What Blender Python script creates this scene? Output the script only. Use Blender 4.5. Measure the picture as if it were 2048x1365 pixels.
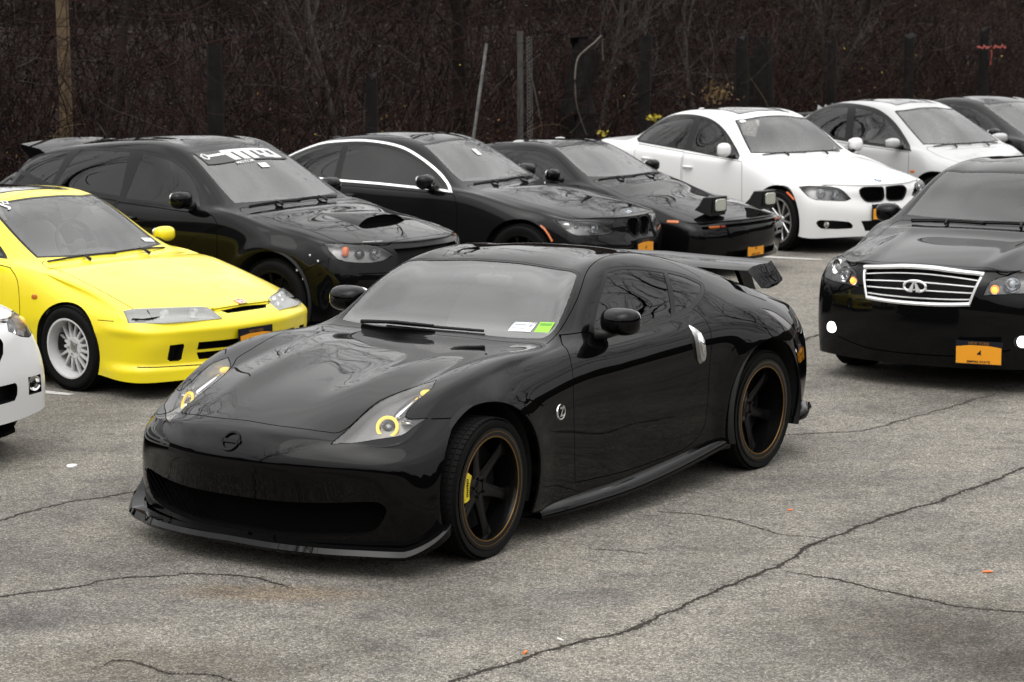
import bpy, bmesh, math, random
import numpy as np
from mathutils import Vector, Matrix
from mathutils.bvhtree import BVHTree
R = math.radians
for o in list(bpy.data.objects): bpy.data.objects.remove(o)
scene = bpy.context.scene
COL = scene.collection

# ------------------------------------------------------------------ camera
cam_d = bpy.data.cameras.new('camera'); cam = bpy.data.objects.new('camera', cam_d); COL.objects.link(cam)
cam_d.sensor_width = 36.0; cam_d.lens = 4.526 * 36 / 2.048
cam.location = (0, 0, 2.47)
cam.rotation_mode = 'QUATERNION'
_m = Matrix.Rotation(R(90) - 0.1413, 3, 'X') @ Matrix.Rotation(-0.0036, 3, 'Z')
cam.rotation_quaternion = _m.to_quaternion()
cam_d.clip_start = 0.2; cam_d.clip_end = 600
cam_d.dof.use_dof = True; cam_d.dof.focus_distance = 10.9; cam_d.dof.aperture_fstop = 6.3
scene.camera = cam

# ------------------------------------------------------------------ world, sun, exposure
SUN_EL, SUN_ROT = R(58), R(205)
world = bpy.data.worlds.new('World'); scene.world = world; world.use_nodes = True
wn = world.node_tree.nodes; wl = world.node_tree.links; wn.clear()
wo = wn.new('ShaderNodeOutputWorld'); bg = wn.new('ShaderNodeBackground')
sky = wn.new('ShaderNodeTexSky'); sky.sky_type = 'NISHITA'; sky.sun_disc = False
sky.sun_elevation = SUN_EL; sky.sun_rotation = SUN_ROT; sky.air_density = 1.0; sky.dust_density = 4.0; sky.ozone_density = 1.0
hs = wn.new('ShaderNodeHueSaturation'); hs.inputs['Saturation'].default_value = 0.12
tc = wn.new('ShaderNodeTexCoord'); mp = wn.new('ShaderNodeMapping'); mp.inputs['Scale'].default_value = (1.0, 1.0, 2.6)
nz = wn.new('ShaderNodeTexNoise'); nz.inputs['Scale'].default_value = 1.7; nz.inputs['Detail'].default_value = 5; nz.inputs['Roughness'].default_value = 0.55
rmp = wn.new('ShaderNodeMapRange'); rmp.inputs['From Min'].default_value = 0.3; rmp.inputs['From Max'].default_value = 0.7
rmp.inputs['To Min'].default_value = 0.72; rmp.inputs['To Max'].default_value = 1.22
ov = wn.new('ShaderNodeMix'); ov.data_type = 'RGBA'; ov.inputs['Factor'].default_value = 0.72
ov.inputs['B'].default_value = (8.6, 8.55, 8.45, 1)
mul = wn.new('ShaderNodeMix'); mul.data_type = 'RGBA'; mul.blend_type = 'MULTIPLY'; mul.inputs['Factor'].default_value = 1.0
wl.new(sky.outputs[0], hs.inputs['Color']); wl.new(hs.outputs[0], ov.inputs['A'])
wl.new(tc.outputs['Generated'], mp.inputs[0]); wl.new(mp.outputs[0], nz.inputs['Vector']); wl.new(nz.outputs[0], rmp.inputs[0])
wl.new(ov.outputs['Result'], mul.inputs['A']); wl.new(rmp.outputs[0], mul.inputs['B'])
# overcast luminance: the zenith is about three times as bright as the horizon
sx = wn.new('ShaderNodeSeparateXYZ'); wl.new(tc.outputs['Generated'], sx.inputs[0])
gr_ = wn.new('ShaderNodeMapRange'); gr_.inputs['From Min'].default_value = 0; gr_.inputs['From Max'].default_value = 1; gr_.inputs['To Min'].default_value = .50; gr_.inputs['To Max'].default_value = 1.9
wl.new(sx.outputs['Z'], gr_.inputs[0]); mul2 = wn.new('ShaderNodeMix'); mul2.data_type = 'RGBA'; mul2.blend_type = 'MULTIPLY'; mul2.inputs['Factor'].default_value = 1.0
wl.new(mul.outputs['Result'], mul2.inputs['A']); wl.new(gr_.outputs[0], mul2.inputs['B'])
wl.new(mul2.outputs['Result'], bg.inputs['Color']); bg.inputs['Strength'].default_value = 0.14
wl.new(bg.outputs[0], wo.inputs[0])
sun_d = bpy.data.lights.new('sun', 'SUN'); sun = bpy.data.objects.new('sun', sun_d); COL.objects.link(sun)
sun_d.energy = 0.7; sun_d.angle = R(55); sun_d.color = (1.0, 0.97, 0.93)
_az = SUN_ROT
_sd = Vector((math.sin(_az) * math.cos(SUN_EL), math.cos(_az) * math.cos(SUN_EL), math.sin(SUN_EL)))
sun.rotation_mode = 'QUATERNION'; sun.rotation_quaternion = _sd.to_track_quat('Z', 'Y')
scene.view_settings.view_transform = 'Standard'; scene.view_settings.look = 'None'
scene.view_settings.exposure = 0.58; scene.view_settings.gamma = 1.0
try: scene.view_settings.use_curve_mapping = False
except Exception: pass
scene.render.engine = 'CYCLES'
scene.cycles.max_bounces = 8; scene.cycles.transparent_max_bounces = 16

# ------------------------------------------------------------------ helpers
MATS = {}
def mat(name, col=(.5,.5,.5), rough=.5, metal=0.0, spec=.5, coat=0.0, coat_rough=.03, emit=None, estr=1.0, bump=None, var=None, rvar=None):
    """bump=(scale,strength,dist) noise bump; var=(scale,amount) colour noise"""
    if name in MATS: return MATS[name]
    m = bpy.data.materials.new(name); m.use_nodes = True; n = m.node_tree.nodes; l = m.node_tree.links
    b = n['Principled BSDF']
    b.inputs['Base Color'].default_value = (*col, 1); b.inputs['Roughness'].default_value = rough
    b.inputs['Metallic'].default_value = metal; b.inputs['Specular IOR Level'].default_value = spec
    b.inputs['Coat IOR'].default_value = 1.28; b.inputs['Coat Weight'].default_value = coat; b.inputs['Coat Roughness'].default_value = coat_rough
    if emit: b.inputs['Emission Color'].default_value = (*emit, 1); b.inputs['Emission Strength'].default_value = estr
    tcn = None
    def co():
        nonlocal tcn
        if tcn is None: tcn = n.new('ShaderNodeTexCoord')
        return tcn.outputs['Object']
    if bump:
        t = n.new('ShaderNodeTexNoise'); t.inputs['Scale'].default_value = bump[0]; t.inputs['Detail'].default_value = 3
        bp = n.new('ShaderNodeBump'); bp.inputs['Strength'].default_value = bump[1]; bp.inputs['Distance'].default_value = bump[2]
        l.new(co(), t.inputs['Vector']); l.new(t.outputs[0], bp.inputs['Height']); l.new(bp.outputs[0], b.inputs['Normal'])
    if var:
        t = n.new('ShaderNodeTexNoise'); t.inputs['Scale'].default_value = var[0]; t.inputs['Detail'].default_value = 6
        r_ = n.new('ShaderNodeMapRange'); r_.inputs['From Min'].default_value = .3; r_.inputs['From Max'].default_value = .7
        r_.inputs['To Min'].default_value = 1 - var[1]; r_.inputs['To Max'].default_value = 1 + var[1]
        mx = n.new('ShaderNodeMix'); mx.data_type = 'RGBA'; mx.blend_type = 'MULTIPLY'; mx.inputs['Factor'].default_value = 1
        mx.inputs['A'].default_value = (*col, 1)
        l.new(co(), t.inputs['Vector']); l.new(t.outputs[0], r_.inputs[0]); l.new(r_.outputs[0], mx.inputs['B']); l.new(mx.outputs['Result'], b.inputs['Base Color'])
    if rvar:
        t = n.new('ShaderNodeTexNoise'); t.inputs['Scale'].default_value = rvar[0]; t.inputs['Detail'].default_value = 4
        r_ = n.new('ShaderNodeMapRange'); r_.inputs['From Min'].default_value = .35; r_.inputs['From Max'].default_value = .7
        r_.inputs['To Min'].default_value = rvar[1]; r_.inputs['To Max'].default_value = rvar[2]
        l.new(co(), t.inputs['Vector']); l.new(t.outputs[0], r_.inputs[0])
        l.new(r_.outputs[0], b.inputs['Coat Roughness'] if coat else b.inputs['Roughness'])
    MATS[name] = m; return m

def glass(name, tint=(.5,.5,.5), ior=1.5, rough=0.0, base=.0, basecol=(.02,.02,.02)):
    if name in MATS: return MATS[name]
    m = bpy.data.materials.new(name); m.use_nodes = True; n = m.node_tree.nodes; l = m.node_tree.links; n.clear()
    o = n.new('ShaderNodeOutputMaterial'); tr = n.new('ShaderNodeBsdfTransparent'); tr.inputs[0].default_value = (*tint, 1)
    gl = n.new('ShaderNodeBsdfGlossy'); gl.inputs['Roughness'].default_value = rough; gl.inputs[0].default_value = (1,1,1,1)
    fr = n.new('ShaderNodeFresnel'); fr.inputs[0].default_value = ior
    df = n.new('ShaderNodeBsdfDiffuse'); df.inputs[0].default_value = (*basecol, 1)
    m0 = n.new('ShaderNodeMixShader'); m0.inputs[0].default_value = base; l.new(tr.outputs[0], m0.inputs[1]); l.new(df.outputs[0], m0.inputs[2])
    mx = n.new('ShaderNodeMixShader'); l.new(fr.outputs[0], mx.inputs[0]); l.new(m0.outputs[0], mx.inputs[1]); l.new(gl.outputs[0], mx.inputs[2])
    l.new(mx.outputs[0], o.inputs[0]); MATS[name] = m; return m

def mobj(name, verts, faces, m=None, parent=None, smooth=True, normals=None, matrix=None):
    me = bpy.data.meshes.new(name); me.from_pydata([tuple(v) for v in verts], [], faces)
    if m is not None: me.materials.append(m)
    if smooth: me.polygons.foreach_set('use_smooth', [True] * len(me.polygons))
    if normals is not None: me.normals_split_custom_set_from_vertices(normals)
    me.update()
    o = bpy.data.objects.new(name, me); COL.objects.link(o)
    if parent: o.parent = parent
    if matrix is not None: o.matrix_local = matrix
    return o

def smooth_by_angle(o, ang=35):
    me = o.data
    bm = bmesh.new(); bm.from_mesh(me)
    for e in bm.edges: e.smooth = not (len(e.link_faces) == 2 and e.calc_face_angle(0) > R(ang))
    bm.to_mesh(me); bm.free(); return o

class MB:
    """collects shapes, links them as one mesh object"""
    def __init__(s): s.v = []; s.f = []
    def add(s, v, f):
        b = len(s.v); s.v += [tuple(p) for p in v]; s.f += [tuple(i + b for i in q) for q in f]; return s
    def box(s, c, d, M=None):
        x, y, z = d[0]/2, d[1]/2, d[2]/2
        v = [Vector((i*x, j*y, k*z)) for i in (-1,1) for j in (-1,1) for k in (-1,1)]
        if M is not None: v = [M @ p for p in v]
        v = [p + Vector(c) for p in v]
        return s.add(v, [(0,1,3,2),(4,6,7,5),(0,4,5,1),(2,3,7,6),(0,2,6,4),(1,5,7,3)])
    def tube(s, pts, r, n=8, cap=True):
        pts = [Vector(p) for p in pts]; rs = r if isinstance(r, (list, tuple)) else [r]*len(pts)
        rings = []; up = Vector((0,0,1))
        for i, p in enumerate(pts):
            t = (pts[min(i+1, len(pts)-1)] - pts[max(i-1, 0)]).normalized()
            a = t.cross(up)
            if a.length < 1e-3: a = t.cross(Vector((1,0,0)))
            a.normalize(); b = t.cross(a)
            rings.append([p + rs[i]*(math.cos(2*math.pi*k/n)*a + math.sin(2*math.pi*k/n)*b) for k in range(n)])
        v = [q for g in rings for q in g]
        f = [(i*n+k, i*n+(k+1)%n, (i+1)*n+(k+1)%n, (i+1)*n+k) for i in range(len(pts)-1) for k in range(n)]
        if cap: f += [tuple(range(n))[::-1], tuple((len(pts)-1)*n+k for k in range(n))]
        return s.add(v, f)
    def lathe(s, prof, n=32, axis='y', c=(0,0,0), a0=0, a1=360, close=False):
        """prof: list of (along axis, radius)"""
        full = abs(a1-a0) >= 359.9; m = n if full else n+1
        v = []
        for k in range(m):
            a = R(a0 + (a1-a0)*k/n); ca, sa = math.cos(a), math.sin(a)
            for (h, r) in prof:
                p = (r*ca, h, r*sa) if axis == 'y' else ((h, r*ca, r*sa) if axis == 'x' else (r*ca, r*sa, h))
                v.append((p[0]+c[0], p[1]+c[1], p[2]+c[2]))
        L = len(prof); f = []
        for k in range(n if full else n):
            k2 = (k+1) % m
            for i in range(L if close else L-1):
                i2 = (i+1) % L
                f.append((k*L+i, k*L+i2, k2*L+i2, k2*L+i))
        return s.add(v, f)
    def build(s, name, m=None, parent=None, smooth=True, angle=35, M=None):
        v = s.v if M is None else [M @ Vector(p) for p in s.v]
        o = mobj(name, v, s.f, m, parent, smooth)
        if smooth and angle: smooth_by_angle(o, angle)
        return o

def tag(o, label=None, cat=None, group=None, kind=None):
    if label: o['label'] = label
    if cat: o['category'] = cat
    if group: o['group'] = group
    if kind: o['kind'] = kind
    return o
def empty(name, loc=(0,0,0), rz=0, scale=1):
    o = bpy.data.objects.new(name, None); COL.objects.link(o); o.location = loc; o.rotation_euler = (0,0,rz)
    o.empty_display_size = .2
    return o
def lerp(a, b, t): return a + (b - a) * t
def spline(pts, n=6, closed=True, sharp=()):
    """Catmull-Rom through points of any dimension; indices in sharp keep a corner"""
    P = [np.array(p, float) for p in pts]; N = len(P); out = []
    rng = range(N if closed else N-1)
    for i in rng:
        p1, p2 = P[i], P[(i+1) % N]
        p0 = P[(i-1) % N] if (closed or i > 0) else p1
        p3 = P[(i+2) % N] if (closed or i+2 < N) else p2
        m1 = (p2-p0)/2 if i not in sharp else (p2-p1)*.5
        m2 = (p3-p1)/2 if (i+1) % N not in sharp else (p2-p1)*.5
        L = np.linalg.norm(p2-p1)
        for m_ in (m1, m2):
            q = np.linalg.norm(m_)
            if q > L: m_ *= L/q
        for k in range(n):
            t = k/n; t2, t3 = t*t, t*t*t
            out.append((2*t3-3*t2+1)*p1 + (t3-2*t2+t)*m1 + (-2*t3+3*t2)*p2 + (t3-t2)*m2)
    if not closed: out.append(P[-1])
    return out
def text_geo(s, size=1.0, width=None, bold=0.0, extrude=0.0):
    """verts/faces of a text in the xy plane centred on the origin"""
    cu = bpy.data.curves.new('text', 'FONT'); cu.body = s; cu.size = size; cu.align_x = 'CENTER'; cu.align_y = 'CENTER'; cu.offset = bold; cu.extrude = extrude; cu.resolution_u = 3
    o = bpy.data.objects.new('text', cu); COL.objects.link(o)
    dg = bpy.context.evaluated_depsgraph_get(); me = bpy.data.meshes.new_from_object(o.evaluated_get(dg))
    v = [tuple(p.co) for p in me.vertices]; f = [tuple(p.vertices) for p in me.polygons]
    bpy.data.objects.remove(o); bpy.data.curves.remove(cu); bpy.data.meshes.remove(me)
    if width and v:
        xs = [p[0] for p in v]; k = width/(max(xs)-min(xs)); v = [(p[0]*k, p[1], p[2]) for p in v]
    return v, f
# ------------------------------------------------------------------ car body kernel
def pw(knots, x):
    """smooth interpolation through knots (x, a, b, ...)"""
    if x <= knots[0][0]: return np.array(knots[0][1:], float)
    if x >= knots[-1][0]: return np.array(knots[-1][1:], float)
    for i in range(len(knots)-1):
        if knots[i][0] <= x <= knots[i+1][0]: break
    a, b = np.array(knots[i][1:], float), np.array(knots[i+1][1:], float)
    h = knots[i+1][0]-knots[i][0]; t = (x-knots[i][0])/h
    def slope(j):
        if j == 0: return (np.array(knots[1][1:])-np.array(knots[0][1:]))/(knots[1][0]-knots[0][0])
        if j == len(knots)-1: return (np.array(knots[-1][1:])-np.array(knots[-2][1:]))/(knots[-1][0]-knots[-2][0])
        d0 = (np.array(knots[j][1:])-np.array(knots[j-1][1:]))/(knots[j][0]-knots[j-1][0])
        d1 = (np.array(knots[j+1][1:])-np.array(knots[j][1:]))/(knots[j+1][0]-knots[j][0])
        return np.where(d0*d1 > 0, 2*d0*d1/np.where(np.abs(d0+d1) < 1e-9, 1, d0+d1), 0)
    m0, m1 = slope(i)*h, slope(i+1)*h; t2, t3 = t*t, t**3
    return (2*t3-3*t2+1)*a + (t3-2*t2+t)*m0 + (-2*t3+3*t2)*b + (t3-t2)*m1

def shell(S, level):
    """Interpolating Catmull-Clark shell of a car. Returns verts, faces (full, both halves)."""
    C, E, SX = S['C'], S['E'], S['SX']; N = len(C); NK = 6
    TJ = (0, .36, .72, 1.0); crown = S.get('crown', 2.3)
    pt = {}; order = []
    def put(key, p):
        if key not in pt: pt[key] = np.array(p, float); order.append(key)
    rows = S['rows']                       # five knot lists (x, y, z): belt, shoulder, mid, low, sill
    def side(i, k):
        x = SX[i]
        if k == 0: return np.array(E[i], float)
        if k == 1:
            b = np.array([x, *pw(rows[0], x)]); e = np.array(E[i], float); m = (b+e)/2
            m[1] += S.get('glass_bulge', .012); return m
        q = np.array([x, *pw(rows[k-2], x)])
        if i == 0: q = np.array(S['FC'][k-2], float)
        if i == N-1: q = np.array(S['RC'][k-2], float)
        return q
    fp, rp = S.get('fplan', 2.6), S.get('rplan', 3.0)
    def front(k, j):
        if k == 0:
            c, e = C[0], E[0]
        else:
            c = S['F'][k-1]; e = side(0, k)
        t = TJ[j]
        p = fp
        return np.array([c[0] + (e[0]-c[0])*t**p, e[1]*t, c[1] + (e[2]-c[1])*t**2])
    def rear(k, j):
        if k == 0: c, e = C[-1], E[-1]
        else: c = S['Rr'][k-1]; e = side(N-1, k)
        t = TJ[j]
        return np.array([c[0] + (e[0]-c[0])*t**rp, e[1]*t, c[1] + (e[2]-c[1])*t**2])
    def top(i, j):
        if i == 0: return front(0, j)
        if i == N-1: return rear(0, j)
        c, e = C[i], E[i]; t = TJ[j]
        return np.array([c[0] + (e[0]-c[0])*t**2, e[1]*t, c[1] + (e[2]-c[1])*t**crown])
    def T(i, j, s):
        j_ = j; key = ('t', i, j, s if j else 0)
        if j == 3: return Sd(i, 0, s)
        p = top(i, j); put(key, (p[0], p[1]*s, p[2])); return key
    def Sd(i, k, s):
        key = ('s', i, k, s); p = side(i, k); put(key, (p[0], p[1]*s, p[2])); return key
    def Fr(k, j, s):
        if k == 0: return T(0, j, s)
        if j == 3: return Sd(0, k, s)
        key = ('f', k, j, s if j else 0); p = front(k, j); put(key, (p[0], p[1]*s, p[2])); return key
    def Re(k, j, s):
        if k == 0: return T(N-1, j, s)
        if j == 3: return Sd(N-1, k, s)
        key = ('r', k, j, s if j else 0); p = rear(k, j); put(key, (p[0], p[1]*s, p[2])); return key
    faces = []
    for s in (1, -1):
        def q(a, b, c, d): faces.append((a, b, c, d) if s > 0 else (d, c, b, a))
        for i in range(N-1):
            for j in range(3): q(T(i, j, s), T(i+1, j, s), T(i+1, j+1, s), T(i, j+1, s))
            for k in range(NK): q(Sd(i, k, s), Sd(i+1, k, s), Sd(i+1, k+1, s), Sd(i, k+1, s))
        for k in range(NK):
            for j in range(3):
                q(Fr(k, j, s), Fr(k, j+1, s), Fr(k+1, j+1, s), Fr(k+1, j, s))
                q(Re(k, j+1, s), Re(k, j, s), Re(k+1, j, s), Re(k+1, j+1, s))
    ids = {k: n for n, k in enumerate(order)}
    V = np.array([pt[k] for k in order]); F = [tuple(ids[k] for k in f) for f in faces]
    # interpolate: move the cage until its limit surface passes through the targets
    n = len(V); edges = {}; vf = [[] for _ in range(n)]
    for fi, f in enumerate(F):
        for a in range(4):
            e = tuple(sorted((f[a], f[(a+1) % 4]))); edges.setdefault(e, []).append(fi); vf[f[a]].append(fi)
    nb = [[] for _ in range(n)]; bnb = [[] for _ in range(n)]
    for (a, b), fs in edges.items():
        nb[a].append(b); nb[b].append(a)
        if len(fs) == 1: bnb[a].append(b); bnb[b].append(a)
    W = np.zeros((n, n))
    for i in range(n):
        if bnb[i]:
            if len(bnb[i]) == 2:
                W[i, i] = 4/6
                for b in bnb[i]: W[i, b] += 1/6
            else: W[i, i] = 1
        else:
            k = len(nb[i]); W[i, i] += k*k/(k*(k+5))
            for b in nb[i]: W[i, b] += 4/(k*(k+5))
            for fi in vf[i]:
                f = F[fi]; opp = f[(f.index(i)+2) % 4]
                W[i, opp] += 1/(k*(k+5))
    P = V.copy()
    for it in range(S.get('fit', 5)): P = P + (V - W @ P) * .9
    me = bpy.data.meshes.new('cage'); me.from_pydata(P.tolist(), [], F)
    o = bpy.data.objects.new('cage', me); COL.objects.link(o)
    sb = o.modifiers.new('s', 'SUBSURF'); sb.levels = level; sb.render_levels = level; sb.boundary_smooth = 'ALL'
    dg = bpy.context.evaluated_depsgraph_get(); ev = o.evaluated_get(dg); m2 = ev.to_mesh()
    vs = np.empty(len(m2.vertices)*3); m2.vertices.foreach_get('co', vs); vs = vs.reshape(-1, 3)
    fs = [tuple(p.vertices) for p in m2.polygons]
    ev.to_mesh_clear(); bpy.data.objects.remove(o); bpy.data.meshes.remove(me)
    return vs, fs

DIRS = {'S': ((1,0,0), (0,0,1), (0,1,0)), 'F': ((0,1,0), (0,0,1), (-1,0,0)), 'R': ((0,1,0), (0,0,1), (1,0,0)), 'T': ((1,0,0), (0,1,0), (0,0,1))}
def offset_poly(P, d):
    """inward offset of a 2D polygon (any orientation)"""
    P = [np.array(p[:2], float) for p in P]
    Q = [P[0]]
    for p in P[1:]:
        if np.linalg.norm(p-Q[-1]) > 1e-4: Q.append(p)
    if np.linalg.norm(Q[0]-Q[-1]) < 1e-4: Q.pop()
    P = Q; n = len(P)
    A = sum(P[i][0]*P[(i+1) % n][1]-P[(i+1) % n][0]*P[i][1] for i in range(n))
    s = 1 if A > 0 else -1; out = []
    for i in range(n):
        a, b, c = P[i-1], P[i], P[(i+1) % n]
        u = (b-a)/np.linalg.norm(b-a); v = (c-b)/np.linalg.norm(c-b)
        n1 = np.array([-u[1], u[0]])*s; n2 = np.array([-v[1], v[0]])*s
        m = n1+n2; L = m @ m
        m = m*2/max(L, .6)
        out.append(b + m*d)
    return out
def inside(poly, x, y):
    c = False; n = len(poly); j = n-1
    for i in range(n):
        xi, yi = poly[i][0], poly[i][1]; xj, yj = poly[j][0], poly[j][1]
        if (yi > y) != (yj > y) and x < (xj-xi)*(y-yi)/(yj-yi)+xi: c = not c
        j = i
    return c

class Car:
    def __init__(s, name, label, cat, pose, S, level=3, deform=None, zoff=0.0, group=None):
        s.S = S; s.name = name
        X, Y, th = pose
        s.root = empty(name, (X, Y, 0)); s.root.rotation_euler = (0, 0, th + math.pi)   # car x axis points rearward
        tag(s.root, label, cat, group)
        v, f = shell(S, level)
        if deform is not None: v = deform(v)
        s.bm = bm = bmesh.new()
        bv = [bm.verts.new(p) for p in v]
        for q in f: bm.faces.new([bv[i] for i in q])
        bm.normal_update()
        s.ln = bm.verts.layers.float_vector.new('n0'); s.ll = bm.faces.layers.int.new('lab')
        for p in bm.verts: p[s.ln] = p.normal
        s.labels = ['body']
        s.bvh = BVHTree.FromPolygons([tuple(p) for p in v], f)
        s.lv, s.lf = v, f
    def lab(s, name):
        if name not in s.labels: s.labels.append(name)
        return s.labels.index(name)
    def basis(s, proj, mir):
        if isinstance(proj, str):
            u, v, d = [Vector(a) for a in DIRS[proj]]
            if proj == 'S' and mir < 0: d = Vector((0,-1,0))
            return u, v, d
        d = Vector(proj).normalized()
        if mir < 0: d.y = -d.y
        v = Vector((0,0,1)) - d*d.z
        if v.length < .2: v = Vector((1,0,0)) - d*d.x
        v.normalize(); u = v.cross(d); return u, v, d
    def cut(s, label, poly, proj='S', mir=0, over=('body',), lim=None, mincos=.08, oneside=False):
        """cut poly (2D in the projection, or 3D points) into the shell and label the faces inside"""
        bm = s.bm; sides = (1, -1) if mir == 0 else (mir,)
        if proj in ('F', 'R', 'T') and mir == 0: sides = (1,)
        li = s.lab(label); ov = {s.lab(o) for o in over}
        for sd in sides:
            U, Vv, D = s.basis(proj, sd)
            if len(poly[0]) == 3:
                pp = [Vector((p[0], p[1]*sd, p[2])) for p in poly]
                P = [(p.dot(U), p.dot(Vv)) for p in pp]
            elif proj == 'F' or proj == 'R': P = [(p[0]*sd, p[1]) for p in poly]
            elif proj == 'T': P = [(p[0], p[1]*sd) for p in poly]
            else: P = [tuple(p) for p in poly]
            x0, x1 = min(p[0] for p in P), max(p[0] for p in P); y0, y1 = min(p[1] for p in P), max(p[1] for p in P)
            cache = {}
            def bb(f):
                r = cache.get(f)
                if r is None:
                    a = [(v.co.dot(U), v.co.dot(Vv)) for v in f.verts]
                    r = cache[f] = (min(p[0] for p in a), max(p[0] for p in a), min(p[1] for p in a), max(p[1] for p in a), a)
                return r
            cand = []; ll = s.ll
            for f in bm.faces:
                if f[ll] not in ov: continue
                if f.normal.dot(D) < mincos: continue
                c = f.calc_center_median()
                if lim and not lim(c): continue
                if oneside and c.y*sd < .08: continue
                b = bb(f)
                if b[1] < x0 or b[0] > x1 or b[3] < y0 or b[2] > y1: continue
                cand.append(f)
            n = len(P)
            for i in range(n):
                p, q = P[i], P[(i+1) % n]
                dx, dy = q[0]-p[0], q[1]-p[1]; L = math.hypot(dx, dy)
                if L < 1e-5: continue
                nx, ny = -dy/L, dx/L; e = 1e-5
                sx0, sx1, sy0, sy1 = min(p[0], q[0])-e, max(p[0], q[0])+e, min(p[1], q[1])-e, max(p[1], q[1])+e
                sub = []; rest = []
                for f in cand:
                    b = bb(f)
                    if b[1] < sx0 or b[0] > sx1 or b[3] < sy0 or b[2] > sy1: rest.append(f); continue
                    ds = [(a[0]-p[0])*nx + (a[1]-p[1])*ny for a in b[4]]
                    if max(ds) < 2e-5 or min(ds) > -2e-5: rest.append(f); continue
                    ts = [((a[0]-p[0])*dx + (a[1]-p[1])*dy)/L for a in b[4]]
                    if max(ts) < -e or min(ts) > L+e: rest.append(f); continue
                    sub.append(f)
                if not sub: continue
                N3 = U*nx + Vv*ny; off = p[0]*nx + p[1]*ny
                for f in sub: cache.pop(f, None)
                out = list(sub)
                for f in sub:
                    ds = {v: v.co.dot(N3)-off for v in f.verts}
                    onv = [v for v in f.verts if abs(ds[v]) < 2e-5]
                    for l in list(f.loops):
                        v0, v1 = l.vert, l.link_loop_next.vert
                        a_, b_ = ds[v0], ds[v1]
                        if abs(a_) >= 2e-5 and abs(b_) >= 2e-5 and a_*b_ < 0:
                            ne, nv = bmesh.utils.edge_split(l.edge, v0, a_/(a_-b_))
                            onv.append(nv)
                            for g in nv.link_faces: cache.pop(g, None)
                    if len(onv) == 2:
                        try:
                            g = bmesh.utils.face_split(f, onv[0], onv[1])[0]
                            if g is not None and g is not f: out.append(g)
                        except Exception: pass
                cand = rest + out
            for f in cand:
                c = f.calc_center_median()
                if inside(P, c.dot(U), c.dot(Vv)): f[s.ll] = li
    def panel(s, label, poly, proj='S', gap=.005, gaplab='gap', **k):
        """outline gap ring + part inside. poly is the OUTER edge of the gap"""
        U = None
        if len(poly[0]) == 3:
            u, v, d = s.basis(proj, 1)
            P2 = [(Vector(p).dot(u), Vector(p).dot(v)) for p in poly]
            inn = offset_poly(P2, gap)
            dm = np.mean([Vector(p).dot(d) for p in poly])
            inn3 = [tuple(u*a[0]+v*a[1]+d*dm) for a in inn]
            s.cut(gaplab, poly, proj, **k)
            k2 = dict(k); k2['over'] = (gaplab,)
            s.cut(label, inn3, proj, **k2)
        else:
            s.cut(gaplab, poly, proj, **k)
            k2 = dict(k); k2['over'] = (gaplab,)
            s.cut(label, [tuple(a) for a in offset_poly(poly, gap)], proj, **k2)
    def seam(s, pts, w=.005, proj='S', n=4, label='gap', **k):
        """an open seam line of width w"""
        P = spline(pts, n, closed=False) if n > 1 else [np.array(p, float) for p in pts]
        if len(P[0]) == 3:
            u, v, d = s.basis(proj, 1); dm = np.mean([Vector(p).dot(d) for p in P])
            Q = [np.array([Vector(p).dot(u), Vector(p).dot(v)]) for p in P]
        else: Q = P
        a, b = [], []
        for i, p in enumerate(Q):
            t = Q[min(i+1, len(Q)-1)]-Q[max(i-1, 0)]; t = t/np.linalg.norm(t); nn = np.array([-t[1], t[0]])*w/2
            a.append(p+nn); b.append(p-nn)
        poly = a+b[::-1]
        if len(P[0]) == 3: poly = [tuple(u*q[0]+v*q[1]+d*dm) for q in poly]
        s.cut(label, [tuple(q) for q in poly], proj, **k)
    def faces_of(s, label, pred=None):
        li = s.lab(label)
        return [f for f in s.bm.faces if f[s.ll] == li and (pred is None or pred(f.calc_center_median()))]
    def emit(s, faces, name, m, parent=None, inset=0.0, rim=.012, rimmat=None, lab=None):
        if not faces: return None
        ids = {}; V = []; Nn = []; F = []
        cnt = {}
        for f in faces:
            q = []
            for v in f.verts:
                if v not in ids:
                    ids[v] = len(V); nn = Vector(v[s.ln]).normalized(); V.append(v.co - nn*inset); Nn.append(nn)
                q.append(ids[v])
            F.append(q)
            for e in f.edges: cnt[e] = cnt.get(e, 0)+1
        n0 = len(V); nf = len(F)
        if rim:
            for f in faces:
                vs = list(f.verts)
                for a in range(len(vs)):
                    e = s.bm.edges.get((vs[a], vs[(a+1) % len(vs)]))
                    if cnt.get(e, 0) == 1 and abs(vs[a].co.y)+abs(vs[(a+1) % len(vs)].co.y) > 1e-5:
                        p, q = vs[a], vs[(a+1) % len(vs)]
                        b = len(V)
                        for w in (p, q):
                            nn = Vector(w[s.ln]).normalized(); V.append(w.co - nn*inset); Nn.append(nn)
                        for w in (q, p):
                            nn = Vector(w[s.ln]).normalized(); V.append(w.co - nn*(inset+rim)); Nn.append(nn)
                        F.append([b+1, b, b+3, b+2])
        o = mobj(name, V, F, m, parent or s.root, True, [tuple(x) for x in Nn])
        if rim and rimmat:
            o.data.materials.append(rimmat)
            mi = [0]*nf+[1]*(len(F)-nf); o.data.polygons.foreach_set('material_index', mi)
        if lab: o['label'] = lab
        return o
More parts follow.
